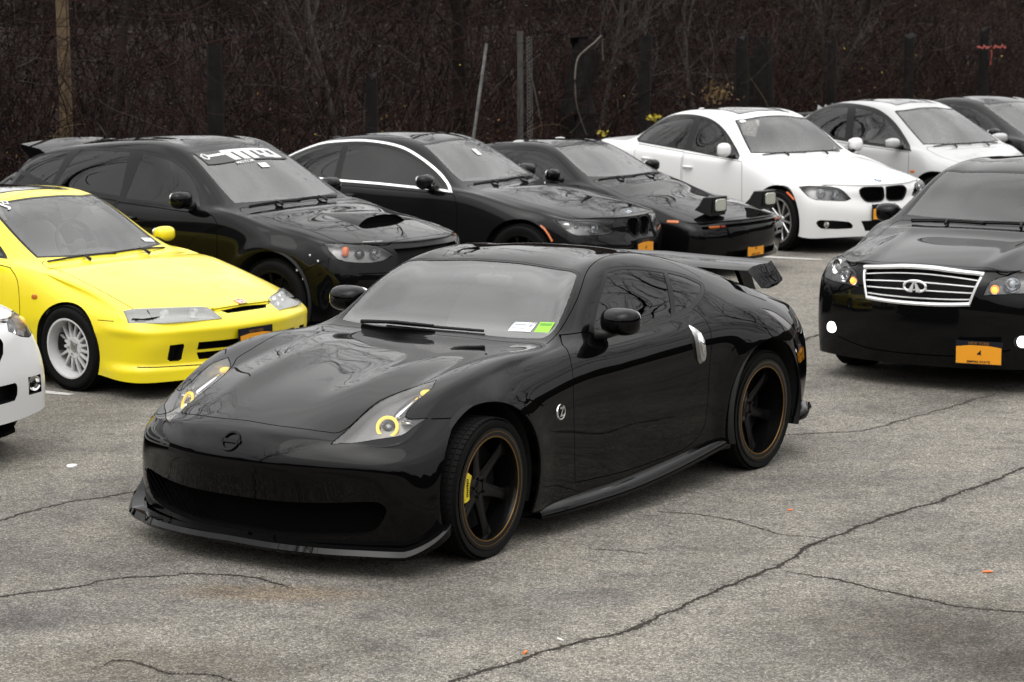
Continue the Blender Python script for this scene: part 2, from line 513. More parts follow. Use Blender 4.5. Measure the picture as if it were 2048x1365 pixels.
    def bowl(s, faces, name, m, depth, D=None, parent=None, wall=None, sink=None):
        """recess: the faces moved back by depth (along -D or the normals) plus walls"""
        if not faces: return None
        ids = {}; V = []; F = []; cnt = {}
        for f in faces:
            q = []
            for v in f.verts:
                if v not in ids:
                    ids[v] = len(V); d = Vector(D).normalized() if D else Vector(v[s.ln]).normalized(); V.append(v.co - d*depth)
                q.append(ids[v])
            F.append(q)
            for e in f.edges: cnt[e] = cnt.get(e, 0)+1
        for f in faces:
            vs = list(f.verts)
            for a in range(len(vs)):
                e = s.bm.edges.get((vs[a], vs[(a+1) % len(vs)]))
                if cnt.get(e, 0) == 1:
                    p, q = vs[a], vs[(a+1) % len(vs)]; b = len(V)
                    for w in (p, q): V.append(w.co - Vector(w[s.ln])*.004)
                    F.append([b+1, b, ids[p], ids[q]])
        return mobj(name, V, F, m, parent or s.root, False)
    def hit(s, o, d):
        r = s.bvh.ray_cast(Vector(o), Vector(d).normalized()); return r[0], r[1]
    def on_side(s, x, z, sd=1):
        p, n = s.hit((x, 3*sd, z), (0, -sd, 0)); return p, n
    def on_front(s, y, z):
        return s.hit((-3, y, z), (1, 0, 0))
    def on_top(s, x, y):
        return s.hit((x, y, 3), (0, 0, -1))
    def liner(s, skip, m, off=.02):
        sk = {s.lab(a) for a in skip}
        fs = [f for f in s.bm.faces if f[s.ll] not in sk and f.calc_center_median().x > s.S['C'][4][0]-.25]
        ids = {}; V = []; F = []
        for f in fs:
            q = []
            for v in f.verts:
                if v not in ids: ids[v] = len(V); V.append(v.co - Vector(v[s.ln]).normalized()*off)
                q.append(ids[v])
            F.append(q)
        return mobj('inner_shell', V, F, m, s.root, True)

def frame_on(p, n, up=(0,0,1)):
    """matrix with z along n, y close to up, at p"""
    n = Vector(n).normalized(); u = Vector(up); u = (u - n*u.dot(n)).normalized(); x = u.cross(n)
    M = Matrix((x, u, n)).transposed().to_4x4(); M.translation = Vector(p); return M

# ------------------------------------------------------------------ wheels
def make_wheel(car, x, y, z, r, w, rimr, style, mats, dish=.03, steer=0, caliper=None, camber=0):
    """y: outer face of the tyre; style dict"""
    sd = 1 if y > 0 else -1
    M = Matrix.Translation((x, y, z)) @ Matrix.Rotation(R(steer), 4, 'Z') @ Matrix.Rotation(R(camber)*sd, 4, 'X')
    if sd < 0: M = M @ Matrix.Rotation(math.pi, 4, 'Z')
    # local: outer face at y=0, wheel goes to -y
    t = MB(); rr = r
    prof = [(-w+.02, rimr-.004), (-w+.004, rimr+.02), (-w, (r+rimr)/2), (-w+.012, r-.02), (-w+.03, r-.004), (-w/2, r), (-.03, r-.004), (-.012, r-.018), (0, (r+rimr)/2+.012), (-.001, (r+rimr)/2), (-.004, rimr+.012), (-.014, rimr-.006)]
    t.lathe(prof, 56, 'y')
    tyre = t.build('wheel', mats['tyre'], car.root, angle=50); tyre.matrix_local = M
    # tread grooves: dark rings standing proud are wrong, so add fine tread blocks
    b = MB()
    for k in range(72):
        a = 2*math.pi*k/72; Mr = Matrix.Rotation(a, 3, 'Y')
        for yy in (-.026, -.06, -.10):
            b.box(Mr @ Vector((r-.0015, 0, 0)) + Vector((0, yy, 0)), (.006, .026, 2*math.pi*r/72-.005), Mr)
    b.build('tread', mats['tyre'], tyre, smooth=False)
    n = style.get('n', 6); lip = style.get('lip', .016)
    rm = MB()
    R0 = rimr
    # barrel and lip
    rm.lathe([(-.010, R0-.006), (-.003, R0+.004), (-.001, R0-.002), (-.004, R0-lip), (-dish*.5, R0-lip-.006), (-dish, R0-lip-.012), (-w+.03, R0-.03), (-w+.01, R0)], 56, 'y')
    rim = rm.build('rim', mats['lip'], tyre, angle=40)
    sp = MB(); rin = R0-lip-.010; hub = style.get('hub', .055)
    hd = dish + style.get('concave', .02)
    sp.lathe([(-hd-.05, hub), (-hd-.004, hub), (-hd+.002, hub-.006), (-hd+.002, .036), (-hd-.006, .034), (-hd-.006, .0001)], 30, 'y')
    wd = style.get('w', .05)
    for k in range(n):
        a0 = 2*math.pi*(k+.5)/n + .2
        secs = []
        K = 6
        for q in range(K+1):
            f = q/K; rad = lerp(hub-.012, rin+.006, f); yy = -lerp(hd, dish+.004, f**1.6)
            ww = wd*(1-.25*math.sin(f*math.pi)) * (style.get('w0', 1) if q == 0 else 1) * lerp(style.get('taper', 1), 1, f)
            if f > .8: ww *= 1+.35*(f-.8)/.2
            secs.append((rad, yy, ww, .022))
        v = []
        for rad, yy, ww, th in secs:
            for (dy, dw) in ((-th, -.5), (-.004, -.5), (0, -.36), (0, .36), (-.004, .5), (-th, .5)):
                v.append((rad, yy+dy, dw*ww))
        f_ = []
        for q in range(K):
            for e in range(5): f_.append((q*6+e, q*6+e+1, (q+1)*6+e+1, (q+1)*6+e))
            f_.append((q*6+5, q*6, (q+1)*6, (q+1)*6+5))
        Mr = Matrix.Rotation(a0, 3, 'Y'); sp.add([Mr @ Vector(p) for p in v], f_)
    spo = sp.build('spokes', mats['spoke'], tyre, angle=30)
    cap = MB(); cap.lathe([(-hd+.004, .0001), (-hd+.006, .02), (-hd+.003, .028), (-hd-.004, .03)], 20, 'y')
    for k in range(5):
        a = 2*math.pi*k/5; cap.lathe([(-hd+.012, .0001), (-hd+.012, .007), (-hd-.002, .009)], 6, 'y', c=(.045*math.cos(a) if hub > .05 else .03*math.cos(a), 0, .045*math.sin(a)))
    cap.build('hub_cap', mats['cap'], tyre)
    if style.get('stripe'):
        st = MB()
        for (h, q) in style['stripe']: st.lathe([(h-.001, q-.0045), (h+.0015, q-.003), (h+.0015, q+.003), (h-.001, q+.0045)], 64, 'y')
        st.build('rim_stripe', mats['stripe'], tyre)
    dk = MB(); dd = max(.085, hd+.045); dk.lathe([(-dd-.015, .06), (-dd, .06), (-dd, rimr-.075), (-dd-.015, rimr-.075)], 40, 'y'); dk.build('brake_disc', mats['disc'], tyre)
    if caliper is not None:
        cm, ang = caliper
        if sd < 0: ang = 180-ang
        cl = MB(); q_ = style.get('cal', (.105, .04, -.048))
        cl.lathe([(-.13, rimr-q_[0]), (q_[2]-.007, rimr-q_[0]), (q_[2], rimr-q_[0]+.02), (q_[2], rimr-q_[1]-.015), (q_[2]-.012, rimr-q_[1]), (-.13, rimr-q_[1])], 10, 'y', a0=ang-22, a1=ang+22, close=True)
        co = cl.build('brake_caliper', cm, tyre)
        if style.get('caltext'):
            v_, f_ = text_geo(style['caltext'], .032, .085, .0008); rm_ = rimr-(q_[0]+q_[1])/2; a_ = R(ang)
            Mt_ = Matrix.Translation((rm_*math.cos(a_), q_[2]+.0015, rm_*math.sin(a_))) @ Matrix(((0,-1,0,0),(0,0,1,0),(1,0,0,0),(0,0,0,1)))
            Mt_ = Matrix.Translation((rm_*math.cos(a_), q_[2]+.0015, rm_*math.sin(a_))) @ Matrix.Rotation(R(90), 4, 'Y') @ Matrix.Rotation(R(-90), 4, 'X') @ Matrix.Rotation(0, 4, 'Z')
            mobj('caliper_lettering', [Mt_ @ Vector(p) for p in v_], f_, MATS['panel_gap'], co, False)
    bk = MB(); bk.lathe([(-w+.012, .0001), (-w+.012, rimr-.01)], 40, 'y'); bk.build('wheel_back', mats['tyre'], tyre)
    return tyre
# ------------------------------------------------------------------ the black sports coupe in front
Z_POSE = (-0.8353, 10.7517, R(-125.078))
ZS = dict(
 C=[(-.665,.655),(-.42,.735),(-.05,.805),(.40,.862),(.80,.893),(1.05,1.065),(1.32,1.218),(1.72,1.262),(2.15,1.222),(2.60,1.115),(3.0,.965),(3.30,.865)],
 E=[(-.50,.70,.60),(-.26,.71,.745),(.05,.735,.85),(.42,.728,.892),(.79,.69,.905),(1.03,.625,1.06),(1.31,.575,1.188),(1.72,.560,1.226),(2.12,.552,1.178),(2.55,.60,1.068),(2.98,.68,.92),(3.18,.70,.85)],
 SX=[-.47,-.28,.02,.42,.82,1.12,1.45,1.80,2.15,2.58,2.95,3.16],
 rows=[
  [(-.5,.76,.58),(-.28,.79,.67),(.02,.83,.775),(.42,.82,.83),(.82,.795,.872),(1.12,.785,.885),(1.45,.785,.895),(1.80,.785,.915),(2.15,.79,.955),(2.58,.815,.93),(2.95,.82,.86),(3.2,.76,.80)],
  [(-.5,.79,.54),(-.28,.855,.61),(.02,.895,.68),(.42,.885,.73),(.82,.865,.78),(1.45,.865,.80),(2.15,.90,.82),(2.58,.925,.80),(2.95,.905,.76),(3.2,.80,.72)],
  [(-.5,.81,.46),(-.28,.885,.51),(.02,.918,.53),(.42,.905,.56),(.82,.885,.58),(1.45,.885,.59),(2.15,.915,.62),(2.58,.945,.62),(2.95,.925,.60),(3.2,.83,.60)],
  [(-.5,.82,.34),(-.28,.885,.36),(.02,.915,.36),(.42,.90,.36),(.82,.885,.37),(1.45,.885,.37),(2.15,.91,.38),(2.58,.935,.39),(2.95,.915,.38),(3.2,.83,.40)],
  [(-.5,.80,.13),(-.28,.87,.15),(.02,.895,.16),(.42,.885,.15),(.82,.875,.15),(1.45,.875,.155),(2.15,.89,.17),(2.58,.91,.18),(2.95,.89,.20),(3.2,.81,.22)]],
 FC=[(-.49,.755,.575),(-.51,.79,.52),(-.50,.82,.44),(-.48,.845,.32),(-.46,.845,.13)],
 F=[(-.745,.605),(-.795,.535),(-.805,.47),(-.785,.39),(-.765,.28),(-.75,.13)],
 RC=[(3.20,.76,.785),(3.21,.80,.69),(3.21,.83,.56),(3.19,.84,.40),(3.14,.82,.20)],
 Rr=[(3.34,.84),(3.36,.77),(3.40,.68),(3.41,.56),(3.40,.40),(3.36,.22)],
 fplan=2.4, rplan=2.6, crown=2.4)
def z_deform(v):
    v = v.copy(); x, y, z = v[:,0], v[:,1], v[:,2]; a = np.abs(y)
    # hood ridges running back from the nose and the raised centre
    w = np.clip((x+.60)/.35, 0, 1)*np.clip((.62-x)/.60, 0, 1)**1.5*(z > .6)
    yr = .30+.10*np.clip((x+.6)/1.4, 0, 1)
    v[:,2] += w*(.017*np.exp(-((a-yr)/.10)**2) - .010*np.exp(-((a-.55)/.06)**2))
    # flared arches
    for cx, am in ((0, .014), (2.55, .020)):
        r = np.hypot(x-cx, z-.33)
        v[:,1] += np.sign(y)*am*np.exp(-((r-.38)/.09)**2)*(a > .6)*(z < .85)
    return v
# ------------------------------------------------------------------ bodies of the parked cars
def gen(W, hf, hz, cowl, hdr, rt, rr, bl, tl, e0, F, FC, Rr, RC, wsb, wst, rail, belt, sill=.20, hood_y=.68, crown=2.3, edrop=.035, fplan=2.6, tailw=.70, xt=None, railr=None, blE=None, hip=0):
    """W half width; hf hood front; hz height over the axle; wsb/wst windscreen corners; rail (y, z) roof rail at rt"""
    hx, h0 = hf; cx, cz = cowl
    z1 = lerp(h0, hz, .55)+.01; z3 = lerp(hz, cz, .58)+.008
    C = [hf, (lerp(hx, 0, .5), z1), (0, hz), (lerp(0, cx, .55), z3), cowl, (lerp(cx, hdr[0], .5), lerp(cz, hdr[1], .52)), hdr, rt, rr, (lerp(rr[0], bl[0], .5), lerp(rr[1], bl[1], .44)), bl, tl]
    railr = railr or (rail[0]-.01, rail[1]-(rt[1]-rr[1])-.01)
    blE = blE or (bl[0]+.04, W-.21, bl[1]-.045)
    E = [e0, (lerp(e0[0], .06, .5), hood_y+.02, lerp(e0[2], hz-edrop, .58)), (.06, hood_y+.03, hz-edrop), (lerp(.06, wsb[0], .55), hood_y+.02, lerp(hz, cz, .6)-edrop*.7),
         wsb, (lerp(wsb[0], wst[0], .5), lerp(wsb[1], wst[1], .5)+.008, lerp(wsb[2], wst[2], .5)+.008), wst, (rt[0], *rail), (rr[0]+.02, *railr),
         (lerp(rr[0]+.02, blE[0], .5), lerp(railr[0], blE[1], .5), lerp(railr[1], blE[2], .47)), blE, (tl[0]-.10, tailw, tl[1]-.03)]
    xe = xt or tl[0]-.12
    SX = [e0[0]+.03, lerp(e0[0], .03, .5), .03, lerp(.03, wsb[0], .55), wsb[0]+.05, lerp(wsb[0], wst[0], .5)+.08, wst[0]+.10, rt[0]+.04, rr[0]+.03, lerp(rr[0], blE[0], .5)+.03, blE[0]+.02, xe]
    bf, br = belt; x0 = SX[0]
    y0 = e0[1]
    rows = [
     [(x0, y0+.05, e0[2]-.03), (.03, W-.075, hz-.085), (wsb[0]+.05, W-.075, bf-.005), (wst[0], W-.07, bf+.005), (rr[0], W-.07+hip*.3, br), (blE[0], W-.10, min(br+.01, bl[1]-.06)), (xe, tailw+.06, tl[1]-.07)],
     [(x0, y0+.07, e0[2]-.08), (.03, W-.025, hz-.16), (wsb[0]+.05, W-.028, bf-.09), (wst[0], W-.026, bf-.08), (rr[0], W-.026+hip*.6, br-.08), (blE[0], W-.04+hip*.5, br-.09), (xe, tailw+.09, tl[1]-.15)],
     [(x0, y0+.08, e0[2]-.16), (.03, W, hz-.29), (wsb[0]+.05, W-.006, bf-.32), (wst[0], W-.004, bf-.32), (rr[0], W-.002+hip, br-.31), (blE[0], W-.015+hip, br-.31), (xe, tailw+.10, tl[1]-.30)],
     [(x0, y0+.08, .38), (.03, W-.006, .40), (wsb[0]+.05, W-.012, .40), (wst[0], W-.010, .40), (rr[0], W-.008+hip*.6, .42), (blE[0], W-.02+hip*.6, .42), (xe, tailw+.10, .45)],
     [(x0, y0+.06, sill), (.03, W-.03, sill), (wsb[0]+.05, W-.04, sill), (rr[0], W-.04, sill+.01), (blE[0], W-.04, sill+.03), (xe, tailw+.07, sill+.06)]]
    return dict(C=C, E=E, SX=SX, rows=rows, F=F, FC=FC, Rr=Rr, RC=RC, fplan=fplan, crown=crown, rplan=2.8)
def rearend(tl, W, tailw, z0=.28, out=.10):
    x, z = tl; xe = x-.12
    Rr = [(x+.03, z-.05), (x+.04, z-.14), (x+.06, z-.26), (x+out, z-.38), (x+out, z-.52), (x+out-.05, z0)]
    RC = [(xe, tailw+.06, z-.08), (xe, tailw+.09, z-.16), (xe+.01, tailw+.10, z-.32), (xe+.01, tailw+.10, lerp(z-.32, z0, .5)), (xe-.02, tailw+.07, z0)]
    return dict(Rr=Rr, RC=RC, tailw=tailw, xt=xe)
P_INT = (-2.4812, 15.6733, R(-37.564)); P_SUB = (-1.3525, 18.0059, R(-34.442)); P_E92 = (.5031, 20.9422, R(-30.31)); P_FC = (1.59, 22.48, R(-36.275))
P_E90 = (3.5856, 24.6399, R(-57.676)); P_SIL = (5.616, 26.923, R(-54.132)); P_INF = (3.1579, 15.6838, R(-123.369)); P_TSX = (-3.68, 12.63, R(-40)); P_FAR = (7.32, 29.1, R(-56))
S_INT = gen(.835, (-.80,.59), .765, (.40,.825), (1.17,1.225), (1.65,1.265), (2.1,1.245), (3.1,.96), (3.42,.90), (-.60,.74,.545),
  [(-.83,.565),(-.90,.525),(-.955,.47),(-.96,.38),(-.925,.28),(-.93,.13)], [(-.58,.79,.53),(-.61,.80,.49),(-.66,.80,.40),(-.64,.80,.27),(-.62,.80,.12)],
  wsb=(.50,.625,.822), wst=(1.225,.548,1.18), rail=(.545,1.215), belt=(.82,.86), sill=.14, hood_y=.69, edrop=.02, **rearend((3.42,.90), .835, .68))
S_SUB = gen(.885, (-.80,.80), .95, (.42,1.015), (1.12,1.44), (1.65,1.525), (2.7,1.435), (3.22,1.13), (3.36,.98), (-.52,.70,.80),
  [(-.86,.77),(-.90,.71),(-.92,.62),(-.94,.50),(-.93,.36),(-.90,.20)], [(-.52,.77,.77),(-.54,.80,.72),(-.56,.83,.60),(-.56,.84,.42),(-.52,.84,.20)],
  wsb=(.50,.70,1.0), wst=(1.17,.572,1.40), rail=(.57,1.47), belt=(1.0,1.05), hood_y=.68, railr=(.56,1.375), blE=(3.2,.62,1.12), **rearend((3.36,.98), .885, .74))
S_E92 = gen(.888, (-.70,.715), .865, (.60,.965), (1.25,1.355), (1.75,1.405), (2.28,1.365), (3.1,1.06), (3.52,1.03), (-.42,.70,.725),
  [(-.745,.69),(-.765,.62),(-.77,.54),(-.80,.45),(-.80,.34),(-.78,.20)], [(-.46,.77,.70),(-.49,.80,.65),(-.52,.83,.56),(-.53,.84,.42),(-.50,.84,.20)],
  wsb=(.67,.695,.958), wst=(1.30,.54,1.305), rail=(.535,1.36), belt=(.935,.97), hood_y=.67, railr=(.54,1.315), **rearend((3.52,1.03), .888, .72))
S_FC = gen(.845, (-.90,.575), .765, (.42,.895), (1.09,1.225), (1.55,1.25), (1.95,1.225), (3.0,.965), (3.3,.92), (-.68,.76,.565),
  [(-.955,.545),(-.985,.49),(-1.0,.42),(-1.0,.31),(-.975,.25),(-.93,.15)], [(-.69,.80,.54),(-.73,.82,.49),(-.75,.83,.41),(-.73,.83,.28),(-.70,.82,.14)],
  wsb=(.52,.665,.892), wst=(1.15,.525,1.195), rail=(.53,1.215), belt=(.86,.89), sill=.17, hood_y=.68, edrop=.03, fplan=2.8, **rearend((3.3,.92), .845, .70))
S_E90 = gen(.905, (-.66,.735), .875, (.60,.975), (1.20,1.40), (1.70,1.465), (2.3,1.425), (2.98,1.10), (3.58,1.07), (-.40,.72,.745),
  [(-.70,.71),(-.72,.63),(-.72,.55),(-.75,.45),(-.75,.34),(-.73,.18)], [(-.42,.79,.715),(-.45,.82,.66),(-.47,.85,.57),(-.47,.86,.42),(-.44,.85,.17)],
  wsb=(.68,.70,.968), wst=(1.25,.55,1.325), rail=(.555,1.41), belt=(.95,.99), hood_y=.68, railr=(.55,1.365), **rearend((3.58,1.07), .905, .72))
S_SIL = gen(.87, (-.78,.73), .88, (.22,.955), (.96,1.405), (1.45,1.48), (2.05,1.44), (2.85,1.09), (3.4,1.05), (-.46,.70,.73),
  [(-.82,.70),(-.85,.63),(-.87,.55),(-.88,.45),(-.87,.34),(-.85,.20)], [(-.48,.77,.70),(-.50,.80,.65),(-.52,.82,.56),(-.52,.83,.42),(-.50,.82,.20)],
  wsb=(.31,.69,.948), wst=(1.02,.545,1.34), rail=(.55,1.43), belt=(.94,.99), hood_y=.66, railr=(.55,1.385), **rearend((3.4,1.05), .87, .70))
S_FAR = gen(.88, (-.80,.72), .88, (.25,.96), (1.27,1.375), (1.75,1.43), (2.2,1.39), (3.0,1.07), (3.5,1.03), (-.46,.70,.72),
  [(-.82,.70),(-.85,.63),(-.87,.55),(-.88,.45),(-.87,.34),(-.85,.20)], [(-.48,.77,.70),(-.50,.80,.65),(-.52,.82,.56),(-.52,.83,.42),(-.50,.82,.20)],
  wsb=(.33,.69,.945), wst=(1.34,.545,1.335), rail=(.545,1.385), belt=(.94,.99), hood_y=.66, railr=(.545,1.34), **rearend((3.5,1.03), .88, .70))
S_INF = gen(.90, (-.755,.835), .955, (.29,1.02), (.90,1.375), (1.5,1.44), (2.2,1.41), (3.0,1.12), (3.75,1.08), (-.46,.735,.82),
  [(-.80,.80),(-.84,.72),(-.855,.62),(-.86,.50),(-.85,.35),(-.82,.165)], [(-.47,.81,.785),(-.50,.84,.72),(-.53,.855,.62),(-.54,.86,.40),(-.52,.855,.165)],
  wsb=(.37,.70,1.012), wst=(.955,.575,1.345), rail=(.56,1.395), belt=(1.0,1.04), sill=.15, hood_y=.70, railr=(.56,1.35), **rearend((3.75,1.08), .90, .76))
S_TSX = gen(.915, (-.76,.83), .95, (.35,1.0), (1.05,1.36), (1.6,1.42), (2.2,1.38), (3.0,1.10), (3.7,1.05), (-.42,.72,.83),
  [(-.80,.80),(-.84,.72),(-.86,.60),(-.87,.47),(-.86,.37),(-.85,.25)], [(-.43,.79,.79),(-.46,.83,.72),(-.51,.86,.58),(-.53,.87,.42),(-.52,.87,.26)],
  wsb=(.44,.70,.96), wst=(1.10,.55,1.325), rail=(.55,1.37), belt=(.95,.99), hood_y=.69, **rearend((3.7,1.05), .915, .74))
ALLS = dict(int=(P_INT, S_INT, .29), sub=(P_SUB, S_SUB, .33), e92=(P_E92, S_E92, .33), fc=(P_FC, S_FC, .31), e90=(P_E90, S_E90, .33), sil=(P_SIL, S_SIL, .32), inf=(P_INF, S_INF, .34), tsx=(P_TSX, S_TSX, .32), far=(P_FAR, S_FAR, .33))
# ------------------------------------------------------------------ materials
def paint(name, col, rough=.35, coat=1.0, dust=.05, spec=.5):
    return mat(name, col, rough, 0, spec, coat, .02, rvar=(6, .012, dust))
BLK = paint('black_paint', (.0012, .0012, .0013), .3, dust=.035, spec=.0)
BLK2 = paint('black_paint_dusty', (.0022, .0022, .0024), .3, 1, .05, 0)
GRYB = paint('graphite_paint', (.0055, .0055, .006), .3, 1, .06, .0)
WHT = paint('white_paint', (.60, .60, .597), .4, .8, .06)
SILV = paint('silver_paint', (.31, .31, .313), .35, .9, .08)
YEL = paint('yellow_paint', (.72, .585, .003), .45, 1.0, .28)
GAP = mat('panel_gap', (.0015, .0015, .0015), .9, spec=.05)
RUB = mat('black_trim', (.004, .004, .004), .5, spec=.25)
SEAL = mat('window_seal', (.003, .003, .003), .32, spec=.2)
TYRE = mat('tyre_rubber', (.0035, .0035, .0035), .8, spec=.12, bump=(60, .15, .002))
LINER = mat('cabin_lining', (.022, .022, .022), .95, spec=.05)
DASH = mat('dashboard', (.09, .09, .09), .7, spec=.25)
SEATM = mat('seat_fabric', (.38, .38, .38), .9, spec=.2, bump=(80, .3, .003))
CHR = mat('chrome', (.75, .75, .75), .08, 1.0)
SATIN = mat('satin_metal', (.55, .55, .55), .32, 1.0)
BLKMET = mat('black_wheel_metal', (.0025, .0025, .0025), .22, spec=.22)
DISC = mat('brake_disc', (.008, .008, .008), .5, .6)
GOLD = mat('gold_stripe', (.14, .075, .014), .3, .7)
HALO = mat('halo_yellow', (.95, .62, .03), .3, coat=.5, emit=(1.0, .62, .04), estr=.35)
YELCAL = mat('yellow_caliper', (.65, .50, .008), .35, coat=.5)
AMBER = mat('amber_lens', (.40, .095, .006), .25, coat=.8)
REDL = mat('red_lens', (.20, .012, .01), .15, coat=1)
ORANGEP = mat('plate_orange', (.62, .245, .003), .5)
NAVY = mat('plate_navy', (.005, .0055, .010), .5, spec=.2)
WHTV = mat('white_vinyl', (.62, .62, .62), .5)
GRNV = mat('green_sticker', (.20, .44, .02), .5)
HOUS = mat('lamp_housing', (.36, .36, .36), .3, .35)
HOUS2 = mat('lamp_housing_grey', (.15, .15, .15), .3, .4)
HOUSD = mat('lamp_housing_dark', (.02, .02, .02), .3, .3)
MESHB = mat('grille_black', (.003, .003, .003), .6, spec=.2)
LENS = glass('lamp_lens', (.93, .93, .93), 1.45)
GWS = glass('windscreen_glass', (.80, .80, .80), 1.95)
FROST = glass('frosted_lens', (.9, .9, .9), 1.45, base=.42, basecol=(.40, .41, .39))
TAILD = mat('smoked_tail_lens', (.035, .03, .03), .12, .6, coat=1)
DIMO = mat('plate_dim_orange', (.17, .07, .008), .6)
GSD = glass('tinted_side_glass', (.06, .06, .06), 1.4)
GBULB = glass('projector_glass', (.55, .58, .62), 1.9)
WHTW = mat('white_wheel_paint', (.50, .50, .50), .4, coat=.4)
MIRG = mat('mirror_glass', (.5, .5, .5), .03, 1.0)

def oval(cx, cy, a, b, n=28, p=2.0, rot=0):
    out = []
    for k in range(n):
        t = 2*math.pi*k/n; c, s_ = math.cos(t), math.sin(t)
        u = a*math.copysign(abs(c)**(2/p), c); v = b*math.copysign(abs(s_)**(2/p), s_)
        out.append((cx+u*math.cos(rot)-v*math.sin(rot), cy+u*math.sin(rot)+v*math.cos(rot)))
    return out

def superbox(mb, c, d, p=3.2, nu=20, nv=12, M=None, taper=None):
    """rounded solid"""
    v = []
    def sp(x, e): return math.copysign(abs(x)**e, x)
    e = 2/p
    for j in range(nv+1):
        ph = -math.pi/2+math.pi*j/nv
        for i in range(nu):
            th = 2*math.pi*i/nu
            q = Vector((sp(math.cos(ph), e)*sp(math.cos(th), e)*d[0]/2, sp(math.cos(ph), e)*sp(math.sin(th), e)*d[1]/2, sp(math.sin(ph), e)*d[2]/2))
            if taper: q = taper(q)
            if M is not None: q = M @ q
            v.append(q + Vector(c))
    f = []
    for j in range(nv):
        for i in range(nu): f.append((j*nu+i, j*nu+(i+1) % nu, (j+1)*nu+(i+1) % nu, (j+1)*nu+i))
    mb.add(v, f); return mb

def seat(car, x, y, z, m, s=1.0, recl=18):
    b = MB(); superbox(b, (x, y, z+.08), (.50*s, .48*s, .16), 3.5)
    o = b.build('seat', m, car.root, angle=None)
    b = MB(); Mr = Matrix.Rotation(R(recl), 3, 'Y')
    superbox(b, (x+.30, y, z+.40), (.14, .48*s, .62), 3.0, M=Mr, taper=lambda q: Vector((q.x, q.y*(1-.25*max(0, q.z/.31)), q.z)))
    b.build('seat_back', m, o, angle=None)
    b = MB(); superbox(b, (x+.41, y, z+.80), (.09, .25, .17), 2.8, M=Mr)
    b.tube([(x+.38, y-.05, z+.62), (x+.405, y-.05, z+.74)], .007, 6); b.tube([(x+.38, y+.05, z+.62), (x+.405, y+.05, z+.74)], .007, 6)
    b.build('headrest', m, o, angle=None)

def interior(car, xd, zd, xs, zs, w=1.30, rear=True, seatm=None, sx=1.0):
    """xd, zd: windscreen base; xs, zs: front seat cushion"""
    seatm = seatm or SEATM
    b = MB(); superbox(b, (xd+.42, 0, zd-.20), (.62, w, .36), 3.2, nu=28, nv=14)
    superbox(b, (xd+.60, -.36, zd-.07), (.22, .40, .12), 2.4)
    b.build('dashboard', DASH, car.root, angle=None)
    b = MB(); Mt = Matrix.Rotation(R(-62), 4, 'Y')
    ring = []
    for k in range(29):
        a = 2*math.pi*k/28; ring.append(Mt @ Vector((.185*math.cos(a), .185*math.sin(a), 0)) + Vector((xd+.80, -.36, zd+.01)))
    b.tube(ring, .015, 8, cap=False)
    c0 = Vector((xd+.78, -.36, zd+.0))
    for a in (0, 180, 270): b.tube([c0, Mt @ Vector((.18*math.sin(R(a+0)), .18*math.cos(R(a)), 0)) + Vector((xd+.80, -.36, zd+.01))][::1] if a != 270 else [c0, Mt @ Vector((-.18, 0, 0)) + Vector((xd+.80, -.36, zd+.01))], .013, 6)
    superbox(b, c0, (.05, .12, .10), 2.5)
    b.build('steering_wheel', DASH, car.root, angle=None)
    for y in (.36, -.36): seat(car, xs-.20, y, zs+.07, seatm)
    hx, hz = car.S['C'][6]; b = MB(); superbox(b, (hx-.02, 0, hz-.105), (.04, .23, .065), 3.5); b.tube([(hx-.02, 0, hz-.08), (hx-.05, 0, hz-.03)], .010, 6); b.build('rear_view_mirror', DASH, car.root, angle=None)
    if rear:
        b = MB(); superbox(b, (xs+1.05, 0, zs+.33), (.16, 1.15, .55), 4, M=Matrix.Rotation(R(20), 3, 'Y')); superbox(b, (xs+.80, 0, zs+.08), (.5, 1.15, .16), 4)
        b.build('rear_bench', seatm, car.root, angle=None)
    b = MB(); b.box((xs+.3, 0, .19), (2.6, 1.4, .03)); b.build('cabin_floor', LINER, car.root, smooth=False)

def undertray(car, x0, x1, w, z):
    b = MB(); P = []
    for k in range(28):
        a = 2*math.pi*k/28; c, s_ = math.cos(a), math.sin(a)
        P.append(((x0+x1)/2+(x1-x0)/2*math.copysign(abs(c)**.45, c), w*math.copysign(abs(s_)**.4, s_)))
    v = [(p[0], p[1], z) for p in P]+[(p[0], p[1], z+.02) for p in P]; n = len(P)
    b.add(v, [tuple(range(n))[::-1], tuple(range(n, 2*n))]+[(i, (i+1) % n, n+(i+1) % n, n+i) for i in range(n)])
    b.build('undertray', GAP, car.root, smooth=False)
    S = car.S; a, c_ = S['E'][0][0]+.10, S['C'][4][0]+.10; b = MB(); superbox(b, ((a+c_)/2, 0, (z+S['E'][0][2]-.10)/2), (c_-a, .98, S['E'][0][2]-.10-z), 8); b.build('engine_bay', GAP, car.root, angle=None)

def wheel_arches(car, xs, zc, r, ymin=.52):
    for x in xs:
        car.cut('arch', oval(x, zc, r, r, 44), 'S', over=tuple(car.labels), lim=lambda c: abs(c.y) > ymin and c.z < zc+r+.1, mincos=-.5)
        for sd in (1, -1):
            b = MB(); p, n = car.on_side(x, zc+r+.012, sd)
            y0 = (abs(p.y) if p else .86)-.004
            b.lathe([(sd*y0, r+.001), (sd*(y0-.02), r+.012), (sd*.50, r+.012), (sd*.495, .01)], 36, 'y', c=(x, 0, zc), a0=-22, a1=202)
            b.build('wheel_well', LINER, car.root, angle=30)

